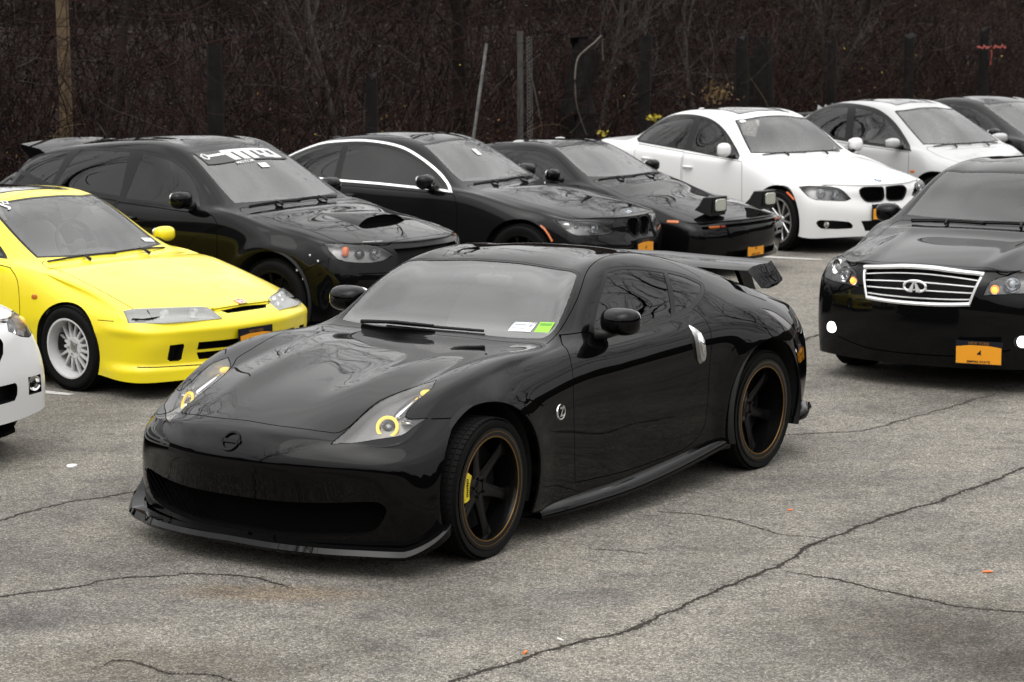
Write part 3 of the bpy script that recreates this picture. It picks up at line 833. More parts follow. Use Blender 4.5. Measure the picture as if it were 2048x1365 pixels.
def wing_mirror(car, c, d, m, sd=1, stalk=None, glassx=True, tilt=0, lower=None):
    """c: centre of the housing, d: size (x depth, y width, z height)"""
    b = MB(); M = Matrix.Rotation(R(8*sd), 3, 'Z')
    def tp(q):
        k = q.x/d[0]*2      # front (negative x) narrows
        f = 1 - .28*max(0, -k)**1.5
        return Vector((q.x, q.y*f, q.z*f - .0*q.y))
    superbox(b, (c[0], c[1]*sd, c[2]), d, 2.9, nu=28, nv=16, M=M, taper=tp)
    o = b.build('wing_mirror', m, car.root, angle=None)
    g = MB(); superbox(g, (c[0]+d[0]*.44, c[1]*sd, c[2]), (.02, d[1]*.86, d[2]*.82), 3, M=M); g.build('mirror_glass', MIRG, o, angle=None)
    b = MB()
    if stalk is None: stalk = (c[0]-.02, c[1]-d[1]*.75, c[2]-d[2]*.62)
    b.tube([(stalk[0], stalk[1]*sd, stalk[2]), (lerp(stalk[0], c[0], .5), lerp(stalk[1], c[1], .45)*sd, lerp(stalk[2], c[2]-d[2]*.45, .6)), (c[0], (c[1]-.02)*sd, c[2]-d[2]*.30)], [.030, .024, .03], 10)
    b.build('mirror_arm', RUB, o, angle=None)
    return o

def wiper(car, p0, p1, lift=.008, thick=.008, piv=None):
    """blade from p0 to p1 (x guess, y) lying on the glass; arm back to the pivot"""
    pts = []
    for k in range(9):
        t = k/8; y = lerp(p0[1], p1[1], t); x = lerp(p0[0], p1[0], t)
        h, n = car.on_top(x, y)
        if h is None: return
        pts.append(h + n*lift)
    b = MB(); b.tube(pts, thick, 6)
    mid = pts[4]; pv = Vector(piv) if piv else Vector((p0[0]-.05, p0[1], pts[0].z))
    h, n = car.on_top(pv.x, pv.y)
    if h: pv = h + Vector((0, 0, .012))
    b.tube([pv, (pv+mid)/2+Vector((0, 0, .010)), mid+Vector((-.004, 0, .006))], [.012, .009, .007], 6)
    b.build('wiper', RUB, car.root, angle=None)

def plate(car, c, yaw=0, tilt=0, frame=None, sub=True, w=.305, h=.155, parent=None, marks=True):
    """NY style plate centred at c facing -x"""
    M = Matrix.Translation(c) @ Matrix.Rotation(R(yaw), 4, 'Z') @ Matrix.Rotation(R(tilt), 4, 'Y') @ Matrix(((0,0,-1,0),(-1,0,0,0),(0,1,0,0),(0,0,0,1)))
    # local: x right as seen, y up, z out towards the viewer
    b = MB(); b.box((0, 0, 0), (w, h, .006))
    if frame: b.box((0, 0, -.004), (w+.02, h+.02, .006))
    o = b.build('number_plate', NAVY, car.root, smooth=False); o.matrix_local = M
    def outl(P, z, zz): 
        n = len(P); v = [(p[0], p[1], z) for p in P]+[(p[0], p[1], zz) for p in P]
        return v, [tuple(range(n, 2*n)), tuple(range(n))[::-1]]+[(i, (i+1) % n, n+(i+1) % n, n+i) for i in range(n)]
    b = MB(); P = [(-w*.49, -h*.46), (w*.49, -h*.46), (w*.49, h*.25), (w*.20, h*.32), (-w*.20, h*.32), (-w*.49, h*.25)]
    b.add(*outl(P, .003, .005)); b.build('plate_field', ORANGEP, o, smooth=False)
    v, f = text_geo('NEW YORK', .027, w*.46, .0002); bb = MB(); bb.add([(p[0], p[1]+h*.405, .0045) for p in v], f); bb.build('plate_state_name', DIMO, o, smooth=False)
    if marks:
        P = [(-.014, -.012), (-.004, .004), (.004, .006), (.010, .020), (.018, .018), (.016, -.004), (.022, -.016), (.008, -.012)]
        b = MB(); b.add(*outl([(p[0]*.9, p[1]*.9) for p in P][::-1], .0045, .0065)); b.build('plate_emblem', NAVY, o, smooth=False)
    if sub:
        v, f = text_geo('EMPIRE STATE', .020, w*.50, .0006); bb = MB(); bb.add([(p[0], p[1]-h*.38, .0065) for p in v], f); bb.build('plate_motto', NAVY, o, smooth=False)
    return o

def disc_badge(car, p, n, r, m, name='badge', up=(0,0,1), ring=None, thick=.004):
    b = MB(); b.lathe([(0, r), (thick, r*.96), (thick*1.3, r*.8), (thick*.8, r*.74), (thick*.8, .0001)] if ring is None else [(0, r), (thick, r*.97), (thick, r*ring), (0, r*ring*.97)], 32, 'z')
    o = b.build(name, m, car.root); o.matrix_local = frame_on(p, n, up); return o

def text_on(car, s, p, n, h, w, m, name, up=(0,0,1), lift=.003, parent=None, bold=0.0):
    v, f = text_geo(s, h, w, bold); o = mobj(name, [(q[0], q[1], lift) for q in v], f, m, parent or car.root, False); o.matrix_local = frame_on(p, n, up); return o

def lamp(car, label, dirv, name='headlight', depth=.07, house=None, pred=None, lens=LENS, tub=None):
    """lens over a recessed housing; returns (lens objects, houses)"""
    res = []
    for sd in (1, -1):
        fs = car.faces_of(label, lambda c: c.y*sd > 0)
        if not fs: continue
        o = car.emit(fs, name, lens, inset=.001, rim=.006, rimmat=GAP)
        D = (dirv[0], dirv[1]*sd, dirv[2])
        h = car.bowl(fs, 'lamp_housing', house or HOUS, depth, D, parent=o)
        res.append((o, sd))
    return res

def reflector(parent, c, r, D, m=CHR, depth=.045, bulb=None, ringmat=None, ringr=None):
    """round reflector bowl with a glass ball, axis D pointing out"""
    M = frame_on(c, D)
    b = MB(); b.lathe([(0, r), (-.004, r*.96), (-depth*.4, r*.8), (-depth, r*.35), (-depth, .0001)], 28, 'z'); b.lathe([(0, r), (.004, r*1.03), (-.004, r*1.08), (-depth, r*1.08)], 28, 'z')
    o = b.build('reflector', m, parent); o.matrix_local = M
    if bulb:
        b = MB(); superbox(b, (0, 0, -depth*.55), (r*bulb*2, r*bulb*2, r*bulb*1.6), 2, nu=20, nv=10)
        q = b.build('projector', GBULB, parent, angle=None); q.matrix_local = M
    if ringmat:
        b = MB(); rr = ringr or r; b.lathe([(.0, rr), (.007, rr*.97), (.007, rr*.74), (.0, rr*.70)], 36, 'z')
        q = b.build('halo_ring', ringmat, parent); q.matrix_local = M
    return o

def common_emit(car, paintm, panels, seal='seal', glasses=(('windscreen', 'windscreen', None),), gapskip=(), trim=()):
    """emit body, panels, seals and glass; panels: list of (label, object name)"""
    rimm = GAP
    car.emit(car.faces_of('body'), 'body', paintm, rimmat=rimm)
    for lb, nm in panels:
        L = car.faces_of(lb, lambda c: c.y > 0); Rr = car.faces_of(lb, lambda c: c.y <= 0)
        if nm in ('door', 'fender', 'rear_door', 'side_panel', 'fuel_flap'):
            car.emit(L, nm, paintm, rimmat=rimm); car.emit(Rr, nm, paintm, rimmat=rimm)
        else: car.emit(L+Rr, nm, paintm, rimmat=rimm)
    for lb, nm, mm in trim:
        for pr in (lambda c: c.y > 0, lambda c: c.y <= 0):
            fs = car.faces_of(lb, pr)
            if fs: car.emit(fs, nm, mm, inset=.001, rim=.006)
def build_z():
    c = Car('sports_coupe', 'glossy black sports coupe with yellow ringed headlights in the foreground', 'car', Z_POSE, ZS, 3, z_deform)
    HL = [(-0.661,0.491,0.598),(-0.527,0.498,0.653),(-0.311,0.50,0.735),(-0.15,0.56,0.79),(-0.06,0.64,0.81),(-0.143,0.677,0.785),(-0.216,0.672,0.749),(-0.296,0.667,0.714),(-0.347,0.68,0.686),(-0.345,0.712,0.677),(-0.296,0.769,0.682),(-0.373,0.748,0.651),(-0.44,0.726,0.622),(-0.521,0.645,0.61),(-0.609,0.566,0.602)]
    HLd = (-.62, .30, .72)
    c.panel('headlight', [tuple(p) for p in spline(HL, 3, sharp=(0, 4, 5, 10))], HLd, gap=.004, lim=lambda p: p.x < .1 and p.z > .45, mincos=-.7, oneside=True)
    # windscreen
    WSL = [(1.322,0,1.214),(1.318,.25,1.208),(1.30,.45,1.195),(1.275,.545,1.18),(1.235,.578,1.158),(1.092,.632,1.074),(.955,.664,.99),(.864,.672,.938),(.797,.64,.905),(.790,.50,.897),(.800,.25,.895),(.808,0,.896)]
    WS = WSL + [(p[0], -p[1], p[2]) for p in WSL[-2:0:-1]]
    WSd = (-.5, 0, .86)
    wsp = [tuple(p) for p in spline(WS, 3)]
    c.panel('windscreen', wsp, WSd, gap=.016, gaplab='seal', lim=lambda p: p.x < 1.6)
    # side glass: seal outline, two panes
    D = [(1.445,1.192),(1.25,1.07),(1.06,.93),(1.09,.905),(1.30,.898),(1.529,.896),(1.816,.908),(1.993,.94),(2.15,.985),(2.235,1.02),(2.26,1.05),(2.145,1.105),(1.988,1.142),(1.753,1.178),(1.558,1.195)]
    c.cut('seal', [tuple(p) for p in spline(D, 3, sharp=(0, 2))], 'S', lim=lambda p: p.z > .8)
    A = [(1.452,1.176),(1.26,1.053),(1.11,.935),(1.13,.917),(1.30,.912),(1.529,.910),(1.79,.920),(1.84,.96),(1.955,1.13),(1.753,1.164),(1.558,1.181)]
    c.cut('side_glass', [tuple(p) for p in spline(A, 3, sharp=(0, 2, 6, 8))], 'S', over=('seal',))
    B = [(1.845,.926),(1.983,.955),(2.13,.998),(2.215,1.028),(2.235,1.046),(2.14,1.090),(1.995,1.126),(1.90,.985)]
    c.cut('quarter_glass', [tuple(p) for p in spline(B, 3, sharp=(0, 4, 6))], 'S', over=('seal',))
    # rear glass
    RG = [(2.18,1.19,.0)]
    rgp = [(2.25,.0),(2.27,.30),(2.34,.46),(2.75,.50),(3.02,.40),(3.05,0)]
    c.panel('rear_glass', [tuple(p) for p in spline(rgp+[(p[0],-p[1]) for p in rgp[-2:0:-1]], 3)], 'T', gap=.02, gaplab='seal', lim=lambda p: p.z > .9 and p.x > 1.9)
    # hood
    hd = [(-.668,0),(-.664,.20),(-.60,.465),(-.52,.50),(-.31,.502),(-.13,.565),(-.05,.605),(.086,.622),(.393,.684),(.60,.712),(.70,.712),(.735,.60),(.765,.3),(.77,0)]
    hp = spline(hd+[(p[0], -p[1]) for p in hd[-2:0:-1]], 3)
    c.panel('hood', [tuple(p) for p in hp], 'T', gap=.005, lim=lambda p: p.z > .5 and p.x < .9, mincos=.05)
    # door
    dr = [(.86,.93),(.80,.885),(.735,.80),(.705,.648),(.712,.395),(.73,.225),(1.19,.205),(1.74,.225),(1.90,.275),(1.965,.36),(1.99,.66),(2.02,.80),(2.035,.90),(2.0,.95),(1.9,.93)]
    c.panel('door', [tuple(p) for p in spline(dr, 3, sharp=(0, 5, 13))], 'S', gap=.005, lim=lambda p: p.z < .97)
    # bumper seam, roof rail seam
    c.seam([(-.292,.684),(-.24,.682),(-.19,.680),(-.14,.676)], .005, 'S', lim=lambda p: p.x < .1)
    c.seam([(.74,.705,.894),(.90,.69,.96),(1.10,.648,1.075),(1.28,.578,1.175),(1.40,.540,1.213),(1.58,.512,1.243),(1.811,.512,1.243),(2.02,.54,1.20),(2.20,.60,1.13),(2.30,.66,1.06)], .005, (0, .5, .86), lim=lambda p: p.y > 0 or p.z > .8, over=('body',))
    # mouth
    mo = [(0,.325),(.30,.326),(.52,.335),(.70,.345),(.735,.30),(.66,.20),(.3,.165),(0,.165)]
    mo = mo + [(-p[0], p[1]) for p in mo[-2:0:-1]]
    c.cut('mouth', [tuple(p) for p in spline(mo, 3)], 'F', lim=lambda p: p.x < 0)
    # tail light
    TL = [(2.63,.885),(2.747,.85),(2.93,.72),(3.03,.60),(2.97,.585),(2.86,.70),(2.72,.80)]
    c.panel('tail_light', [tuple(p) for p in spline(TL, 3, sharp=(0, 3))], 'S', gap=.005, lim=lambda p: p.z > .5)
    c.cut('marker', oval(.262, .728, .036, .016, 20, rot=-.1), 'S')
    wheel_arches(c, (0, 2.55), .345, .385)
    c.bm.normal_update()
    common_emit(c, BLK, [('hood', 'hood'), ('door', 'door')], trim=[('tail_light', 'tail_light', TAILD), ('marker', 'side_marker', SEAL)])
    c.emit(c.faces_of('seal'), 'window_seal', SEAL, inset=.001, rim=.006)
    c.emit(c.faces_of('windscreen'), 'windscreen', GWS, inset=.004, rim=0)
    c.emit(c.faces_of('rear_glass'), 'rear_window', GSD, inset=.004, rim=0)
    for lb, nm in (('side_glass', 'side_window'), ('quarter_glass', 'quarter_window')):
        for pr in (lambda q: q.y > 0, lambda q: q.y <= 0): c.emit(c.faces_of(lb, pr), nm, GSD, inset=.004, rim=0)
    c.liner(('windscreen', 'side_glass', 'quarter_glass', 'rear_glass', 'arch', 'mouth', 'headlight'), LINER, .02)
    # mouth grille
    mf = c.faces_of('mouth')
    if mf:
        g = c.bowl(mf, 'grille', GAP, .10, (-1, 0, 0))
        b = MB()
        for k in range(6, 13):
            for sd in (1, -1):
                b.tube([(-.70+.10*abs(k/11)**2, k*.05, .17), (-.70+.10*abs(k/11)**2, k*.05+.13*sd, .335)], .003, 5)
        b.build('grille_mesh', GAP, g)
    # headlights
    for o, sd in lamp(c, 'headlight', HLd, depth=.055, house=mat('coupe_lamp_housing', (.27,.27,.27), .25, .5)):
        cc = Vector((-.40, .612*sd, .645)); D = (-.85, .35*sd, .40)
        reflector(o, cc, .040, D, CHR, .04, .75, HALO, .054)
        b = MB(); superbox(b, (-.25, .612*sd, .715), (.20, .05, .035), 2.4, M=Matrix.Rotation(R(-22), 3, 'Y')); superbox(b, (-.33, .675*sd, .665), (.06, .08, .02), 2.2, M=Matrix.Rotation(R(30*sd), 3, 'Z'))
        b.build('light_bar', CHR, o, angle=None)
        b = MB(); superbox(b, (-.12, .62*sd, .765), (.07, .04, .03), 2.2); b.build('turn_signal', HALO, o, angle=None)
    # side windows trim, wheels
    mats = dict(tyre=TYRE, lip=BLKMET, spoke=BLKMET, cap=BLKMET, stripe=GOLD, disc=DISC)
    st = dict(n=6, w=.062, lip=.032, hub=.06, concave=.03, cal=(.145, .085, -.034), caltext='nismo', stripe=[(-.0035, .268), (-.0055, .243)], taper=1.25)
    for sd in (1, -1):
        make_wheel(c, 0, .908*sd, .327, .329, .26, .280, st, mats, dish=.045, steer=4, caliper=(YELCAL, 170), camber=-1)
        make_wheel(c, 2.55, .925*sd, .328, .330, .29, .280, st, mats, dish=.075, caliper=(BLKMET, 170), camber=-1.5)
    # lip spoiler: section swept along the plan outline of the bumper
    pl = [(-.775,0),(-.765,.25),(-.71,.50),(-.63,.68),(-.565,.80),(-.50,.865),(-.43,.905),(-.37,.92)]
    pp = [tuple(p) for p in spline(pl, 4, closed=False)]
    b = MB(); v = []; n = len(pp)
    for i, (x, y) in enumerate(pp):
        t = i/(n-1); rise = .135*max(0, (t-.60)/.40)**1.25; zz = .095+.018*(1-t)
        a = pp[max(i-1, 0)]; d = pp[min(i+1, n-1)]; tx, ty = d[0]-a[0], d[1]-a[1]; L = math.hypot(tx, ty); nx, ny = -ty/L, tx/L
        h = .040; out = .030+.012*math.sin(t*math.pi)
        v += [(x-nx*.16, y-ny*.16, zz-.008), (x+nx*out*.8, y+ny*out*.8, zz-.010+rise*.75), (x+nx*out, y+ny*out, zz+.006+rise), (x+nx*out*.62, y+ny*out*.62, zz+h*.72+rise*.85), (x-nx*.03, y-ny*.03, zz+h*.86+rise*.7)]
    for sd in (1, -1):
        vv = [(p[0], p[1]*sd, p[2]) for p in v]; f = []
        for i in range(n-1):
            for k in range(4):
                q = (i*5+k, i*5+k+1, (i+1)*5+k+1, (i+1)*5+k); f.append(q if sd > 0 else q[::-1])
        b.add(vv, f)
    b.build('front_lip', BLK, c.root, angle=32)
    # side skirts
    b = MB()
    for sd in (1, -1):
        v = []; n = 15
        for i in range(n):
            t = i/(n-1); x = lerp(.42, 2.17, t); out = .925+.012*math.sin(t*math.pi)-.03*(t < .1)*(1-t*10); z = .105+.09*max(0, (t-.35)/.65)**1.6
            v += [(x, (out-.10)*sd, z+.075), (x, (out-.018)*sd, z+.045+.01*t), (x, out*sd, z+.022), (x, out*sd, z), (x, (out-.12)*sd, z-.005)]
        f = []
        for i in range(n-1):
            for k in range(4):
                q = (i*5+k, i*5+k+1, (i+1)*5+k+1, (i+1)*5+k); f.append(q if sd < 0 else q[::-1])
        b.add(v, f)
    b.build('side_skirt', BLK, c.root, angle=60)
    # rear bumper lip at the corners
    b = MB()
    hl_ = [(2.93, .905, .22), (3.05, .90, .235), (3.18, .85, .25), (3.28, .70, .25), (3.36, .4, .25), (3.38, 0, .25)]
    b.tube(hl_+[(p[0], -p[1], p[2]) for p in hl_[-2::-1]], [.02, .035, .04, .04, .03, .03, .03, .04, .04, .035, .02], 8)
    b.build('rear_lip', BLK, c.root, angle=None)
    # rear wing
    b = MB(); v = []; n = 21
    for i in range(n):
        y = lerp(-.76, .76, i/(n-1)); t = abs(y)/.76; dz = -.095*max(0, (t-.90)/.10)**1.2; cx = 2.88+.05*t*t
        ch = .155-.03*max(0, (t-.8)/.2)
        for (a, h) in ((-1, 0), (-.6, .018), (0, .024), (.7, .022), (1.0, .034), (1.0, .022), (.5, .0), (-.3, -.010)):
            v.append((cx+a*ch, y, 1.065+h+dz+.02*(1-t)))
    f = []
    for i in range(n-1):
        for k in range(8): f.append((i*8+k, i*8+(k+1) % 8, (i+1)*8+(k+1) % 8, (i+1)*8+k))
    f += [tuple(range(8))[::-1], tuple((n-1)*8+k for k in range(8))]
    b.add(v, f)
    wing = b.build('rear_wing', BLK, c.root, angle=40)
    for sd in (1, -1):
        for q in ((0, 0),):
            y = .56*sd; b = MB()
            b.add([(2.86, y-.014, 1.075), (2.99, y-.014, 1.075), (3.12, y-.014, .86), (3.00, y-.014, .88), (2.86, y+.014, 1.075), (2.99, y+.014, 1.075), (3.12, y+.014, .86), (3.00, y+.014, .88)],
                  [(0,1,2,3), (7,6,5,4), (0,4,5,1), (1,5,6,2), (2,6,7,3), (3,7,4,0)])
            b.build('wing_stand', BLK, wing, smooth=False)
    # mirrors
    for sd in (1, -1): wing_mirror(c, (1.145, .872, .975), (.16, .215, .138), BLK, sd, stalk=(1.06, .775, .91))
    # door handles, badges
    for sd in (1, -1):
        b = MB(); P = [(1.868,.868),(1.885,.868),(1.912,.83),(1.925,.77),(1.926,.70),(1.912,.672),(1.888,.670),(1.868,.70),(1.860,.78)]
        P = spline(P, 3); v = []
        for (x, z) in P:
            p, n = c.on_side(x, z, sd); v.append(p + n*.002)
        cx = Vector((0, 0, 0))
        for p in v: cx += p
        cx /= len(v); n_ = c.on_side(1.92, .77, sd)[1]
        top = [cx + (p-cx)*.86 + n_*.022 for p in v]; N = len(v)
        b.add(v+top+[cx+n_*.028], [(i, (i+1) % N, N+(i+1) % N, N+i) for i in range(N)]+[(N+i, N+(i+1) % N, 2*N) for i in range(N)])
        hdl = b.build('door_handle', SATIN, c.root, angle=45)
        q = MB(); q.tube([cx+n_*.016+Vector((-.012, 0, .07)), cx+n_*.034, cx+n_*.022+Vector((.008, 0, -.06))], [.010, .016, .012], 10); q.build('handle_grip', CHR, hdl, angle=None)
        p, n = c.on_side(.585, .60, sd)
        o = disc_badge(c, p, n, .040, CHR, 'fender_badge')
        b = MB(); b.lathe([(.0045, .031), (.0048, .0001)], 24, 'z'); b.build('badge_field', BLK, o, angle=None)
        t = text_on(c, 'Z', Vector((0, 0, 0)), Vector((0, 0, 1)), .062, .040, CHR, 'badge_letter', up=(0, 1, 0), lift=.008, parent=o, bold=.002)
    p, n = c.on_front(0, .575)
    o = disc_badge(c, p, n, .052, BLK, 'nose_emblem', ring=.78, thick=.008)
    b = MB(); b.box((0, 0, .004), (.115, .018, .008)); b.build('emblem_bar', BLK, o, smooth=False)
    # interior, stickers, wipers
    interior(c, .80, .88, 1.55, .26, w=1.20, rear=False)
    def sticker(y0, y1, x0, x1, m, nm, extra=0):
        y0, y1 = -y1, -y0; p, n = c.on_top((x0+x1)/2, (y0+y1)/2); 
        b = MB(); b.box((0, 0, 0), (y1-y0, x1-x0, .001)); o = b.build(nm, m, c.root, smooth=False); o.matrix_local = frame_on(p - n*.002, n, (1, 0, .6)); return o
    s_ = sticker(.385, .525, .86, .935, WHTV, 'registration_sticker')
    b = MB(); b.box((-.02, .015, .001), (.07, .012, .0008)); b.box((-.02, -.012, .001), (.08, .008, .0008)); b.box((.045, .01, .001), (.02, .025, .0008)); b.build('sticker_print', mat('print_grey', (.25,.27,.3), .6), s_, smooth=False)
    s_ = sticker(.545, .635, .855, .93, GRNV, 'inspection_sticker')
    b = MB(); b.box((0, .02, .001), (.07, .016, .0008)); b.build('sticker_print', mat('print_green', (.08,.25,.02), .6), s_, smooth=False)
    text_on(c, '21', Vector((0, 0, 0)), Vector((0, 0, 1)), .04, .04, mat('print_green'), 'sticker_mark', up=(0, 1, 0), lift=.0012, parent=s_) if False else None
    wiper(c, (.832, .36), (.838, -.26), piv=(.80, .50, 0))

    undertray(c, -.66, 3.1, .78, .12)
    return c
Z_CAR = build_z()
# ------------------------------------------------------------------ the parked cars
def ws_poly(S, inb=.03, y_in=.035):
    cx = S['C'][4][0]+.035; hx = S['C'][6][0]-.035; b = S['E'][4]; t = S['E'][6]
    P = []
    for k in range(5): q = k/4; P.append((cx+(b[0]+.05-cx)*q*q, q*(b[1]-y_in)))
    m = S['E'][5]
    P.append((m[0]+.01, m[1]-y_in+.002))
    for k in range(4, -1, -1): q = k/4; P.append((hx+(t[0]-.03-hx)*q*q, q*(t[1]-y_in)))
    half = spline(P, 3, closed=False, sharp=(4, 6))
    half = [tuple(p) for p in half]
    return half + [(p[0], -p[1]) for p in half[-2:0:-1]]
def hood_poly(S, front):
    """front: list (x, y) from centre to the side at the nose"""
    cx = S['C'][4][0]-.045; E = S['E']
    P = list(front) + [(lerp(front[-1][0], E[4][0], .5), E[2][1]-.035), (E[4][0]-.04, E[4][1]-.008), (E[4][0]+.0, E[4][1]-.05), (lerp(cx, E[4][0], .3)+.03, .35), (cx+.035, 0)]
    h = [tuple(p) for p in spline(P, 3, closed=False, sharp=(len(front)-1, len(P)-4))]
    return h + [(p[0], -p[1]) for p in h[-2:0:-1]]
def P2(pts, sharp=(), n=3): return [tuple(p) for p in spline(pts, n, sharp=sharp)]

def parked(name, label, pose, S, level, pm, lamp_=None, lampd=None, hood=None, dlo=None, panes=(), doors=(), arch=None, wheels=None, mirror=None, mirm=None,
           plate_=None, group=None, handles=(), glassm=None, wsm=None, trimring=None, deform=None, holes=(), wip=True, seatm=None, hsm=None, extra=None, sun=None, house=None, inter=True, gap=.006, rearg=True, interior_w=1.28, seams=()):
    c = Car(name, label, 'car', pose, S, level, deform, group=group)
    if lamp_: c.panel('headlight', P2(lamp_[0], lamp_[1], lamp_[2] if len(lamp_) > 2 else 3), lampd, gap=gap*.8, lim=lambda p: p.x < -.05 and p.z > .42, mincos=-.7, oneside=True)
    zc = S['C'][4][1]
    c.panel('windscreen', ws_poly(S), 'T', gap=.022, gaplab='seal', lim=lambda p: p.z > zc-.08 and p.x < S['C'][7][0], mincos=.15)
    if dlo:
        c.cut('seal', P2(dlo[0], dlo[1]), 'S', lim=lambda p: p.z > .6)
        if trimring: c.cut('trim', P2(dlo[0], dlo[1]), 'S', over=('seal',), lim=lambda p: p.z > .6); c.cut('seal', [tuple(q) for q in offset_poly(P2(dlo[0], dlo[1]), trimring)], 'S', over=('trim',))
        for i, (pp, sh) in enumerate(panes): c.cut('glass%d' % i, P2(pp, sh), 'S', over=('seal',))
    if sun: c.panel('sunroof', P2(sun, range(len(sun))) if False else sun, 'T', gap=.02, gaplab='seal', lim=lambda p: p.z > 1.0)
    if rearg:
        a, b = S['C'][8], S['C'][10]; y1, y2 = S['E'][8][1]-.05, S['E'][10][1]-.09
        h = [(a[0]+.06, 0), (a[0]+.07, y1*.6), (a[0]+.10, y1), (b[0]-.05, y2), (b[0]-.03, y2*.5), (b[0]-.02, 0)]
        h = [tuple(p) for p in spline(h, 2, closed=False, sharp=(2, 3))]
        c.panel('rear_glass', h+[(p[0], -p[1]) for p in h[-2:0:-1]], 'T', gap=.02, gaplab='seal', lim=lambda p: p.z > .9 and p.x > 1.5)
    if hood: c.panel('hood', hood_poly(S, hood), 'T', gap=gap, lim=lambda p: p.z > .42 and p.x < 1.0, mincos=.05)
    for i, (dn, dp, sh) in enumerate(doors): c.panel('door%d' % i, P2(dp, sh), 'S', gap=gap, lim=lambda p: p.z < 1.06)
    for (hl, hp, proj, kw) in holes: c.cut(hl, hp, proj, **kw)
    for (sp, pj, sw) in seams: c.seam(sp, sw, pj, lim=lambda p: p.x < .4)
    rad, ar, wb, zc_ = arch
    wheel_arches(c, (0, wb), zc_, ar)
    c.bm.normal_update()
    common_emit(c, pm, [('hood', 'hood')] + [('door%d' % i, 'door') for i in range(len(doors))])
    c.emit(c.faces_of('seal'), 'window_seal', SEAL, inset=.001, rim=.006)
    if trimring: c.emit(c.faces_of('trim'), 'window_trim', trimring_mat, inset=-.002, rim=.006)
    if sun: c.emit(c.faces_of('sunroof'), 'sunroof', mat('sunroof_glass', (.01,.01,.01), .04, coat=1), inset=-.002, rim=.006, rimmat=GAP)
    gl = []
    gl.append(c.emit(c.faces_of('windscreen'), 'windscreen', wsm or GWS, inset=.003, rim=0))
    if rearg: c.emit(c.faces_of('rear_glass'), 'rear_window', GSD, inset=.003, rim=0)
    for i in range(len(panes)):
        for pr in (lambda q: q.y > 0, lambda q: q.y <= 0): c.emit(c.faces_of('glass%d' % i, pr), 'side_window', glassm or GSD, inset=.003, rim=0)
    skip = ['windscreen', 'rear_glass', 'arch', 'headlight'] + ['glass%d' % i for i in range(len(panes))] + [h[0] for h in holes]
    c.liner(skip, LINER, .022)
    for hl in dict.fromkeys(h[0] for h in holes):
        if hl in ('fog_opening', 'fog_recess', 'kidney_grille'):
            for pr in (lambda q: q.y > 0, lambda q: q.y <= 0): c.bowl(c.faces_of(hl, pr), hl, MESHB, .07, (-1, 0, 0))
        else: c.bowl(c.faces_of(hl), hl, MESHB, .07, (-1, 0, 0))
    if wheels:
        mats, st, r, w, rimr, dish, y, camb = wheels
        for sd in (1, -1):
            for x in (0, wb): make_wheel(c, x, y*sd, r+.002, r, w, rimr, st, mats, dish=dish, camber=camb, steer=0)
    if mirror:
        for sd in (1, -1): wing_mirror(c, mirror[0], mirror[1], mirm or pm, sd, stalk=mirror[2] if len(mirror) > 2 else None)
    if inter: interior(c, S['C'][4][0], S['C'][4][1], S['C'][6][0]+.30, S['C'][4][1]-.60, w=interior_w, seatm=seatm)
    if wip:
        cx = S['C'][4][0]
        ex = S['E'][4][0]-cx; wiper(c, (cx+.020+ex*.55, .56), (cx+.022, -.02), piv=(cx-.03, .26, 0), thick=.0065); wiper(c, (cx+.030, .0), (cx+.030+ex*.55, -.55), piv=(cx-.03, -.30, 0), thick=.0065)
    for (x, z) in handles:
        for sd in (1, -1):
            p, n = c.on_side(x, z, sd); b = MB()
            b.tube([p+Vector((-.085, 0, 0))-n*.002, p+Vector((-.06, 0, 0))+n*.028, p+n*.034, p+Vector((.06, 0, 0))+n*.028, p+Vector((.085, 0, 0))-n*.002], [.010, .014, .015, .014, .010], 8)
            b.build('door_handle', pm, c.root, angle=None)
    undertray(c, S['F'][5][0]+.1, S['Rr'][5][0]-.15, S['rows'][4][2][2 if False else 1]-.09, .16)
    if plate_: plate(c, *plate_[0], **plate_[1])
    return c
trimring_mat = mat('bright_window_trim', (.80, .80, .80), .25, .9)
def cy(y): return -y     # left/right as seen from the driver: the car's own left is -y here
TM = dict(tyre=TYRE, disc=DISC, stripe=GOLD)
W_BLACK = dict(TM, lip=BLKMET, spoke=BLKMET, cap=BLKMET); W_SILVER = dict(TM, lip=SATIN, spoke=SATIN, cap=CHR); W_WHITE = dict(TM, lip=WHTW, spoke=WHTW, cap=SATIN)
def frontpt(c, y, z): return c.on_front(y, z)
def roundel(c, p, n, r=.041, up=(0,0,1)):
    o = disc_badge(c, p, n, r, SATIN, 'roundel', up)
    b = MB(); b.lathe([(.0055, r*.95), (.0062, r*.6), (.0062, r*.58)], 28, 'z'); b.build('roundel_ring', NAVY, o)
    for k, m_ in enumerate((mat('roundel_blue', (.12, .30, .55), .4), WHTV, mat('roundel_blue'), WHTV)):
        b = MB(); P = [(0, 0, .0066)]+[(r*.58*math.cos(R(90*k+a)), r*.58*math.sin(R(90*k+a)), .0066) for a in range(0, 91, 15)]
        b.add(P, [tuple(range(len(P)))]); b.build('roundel_quarter', m_, o, smooth=False)
    return o

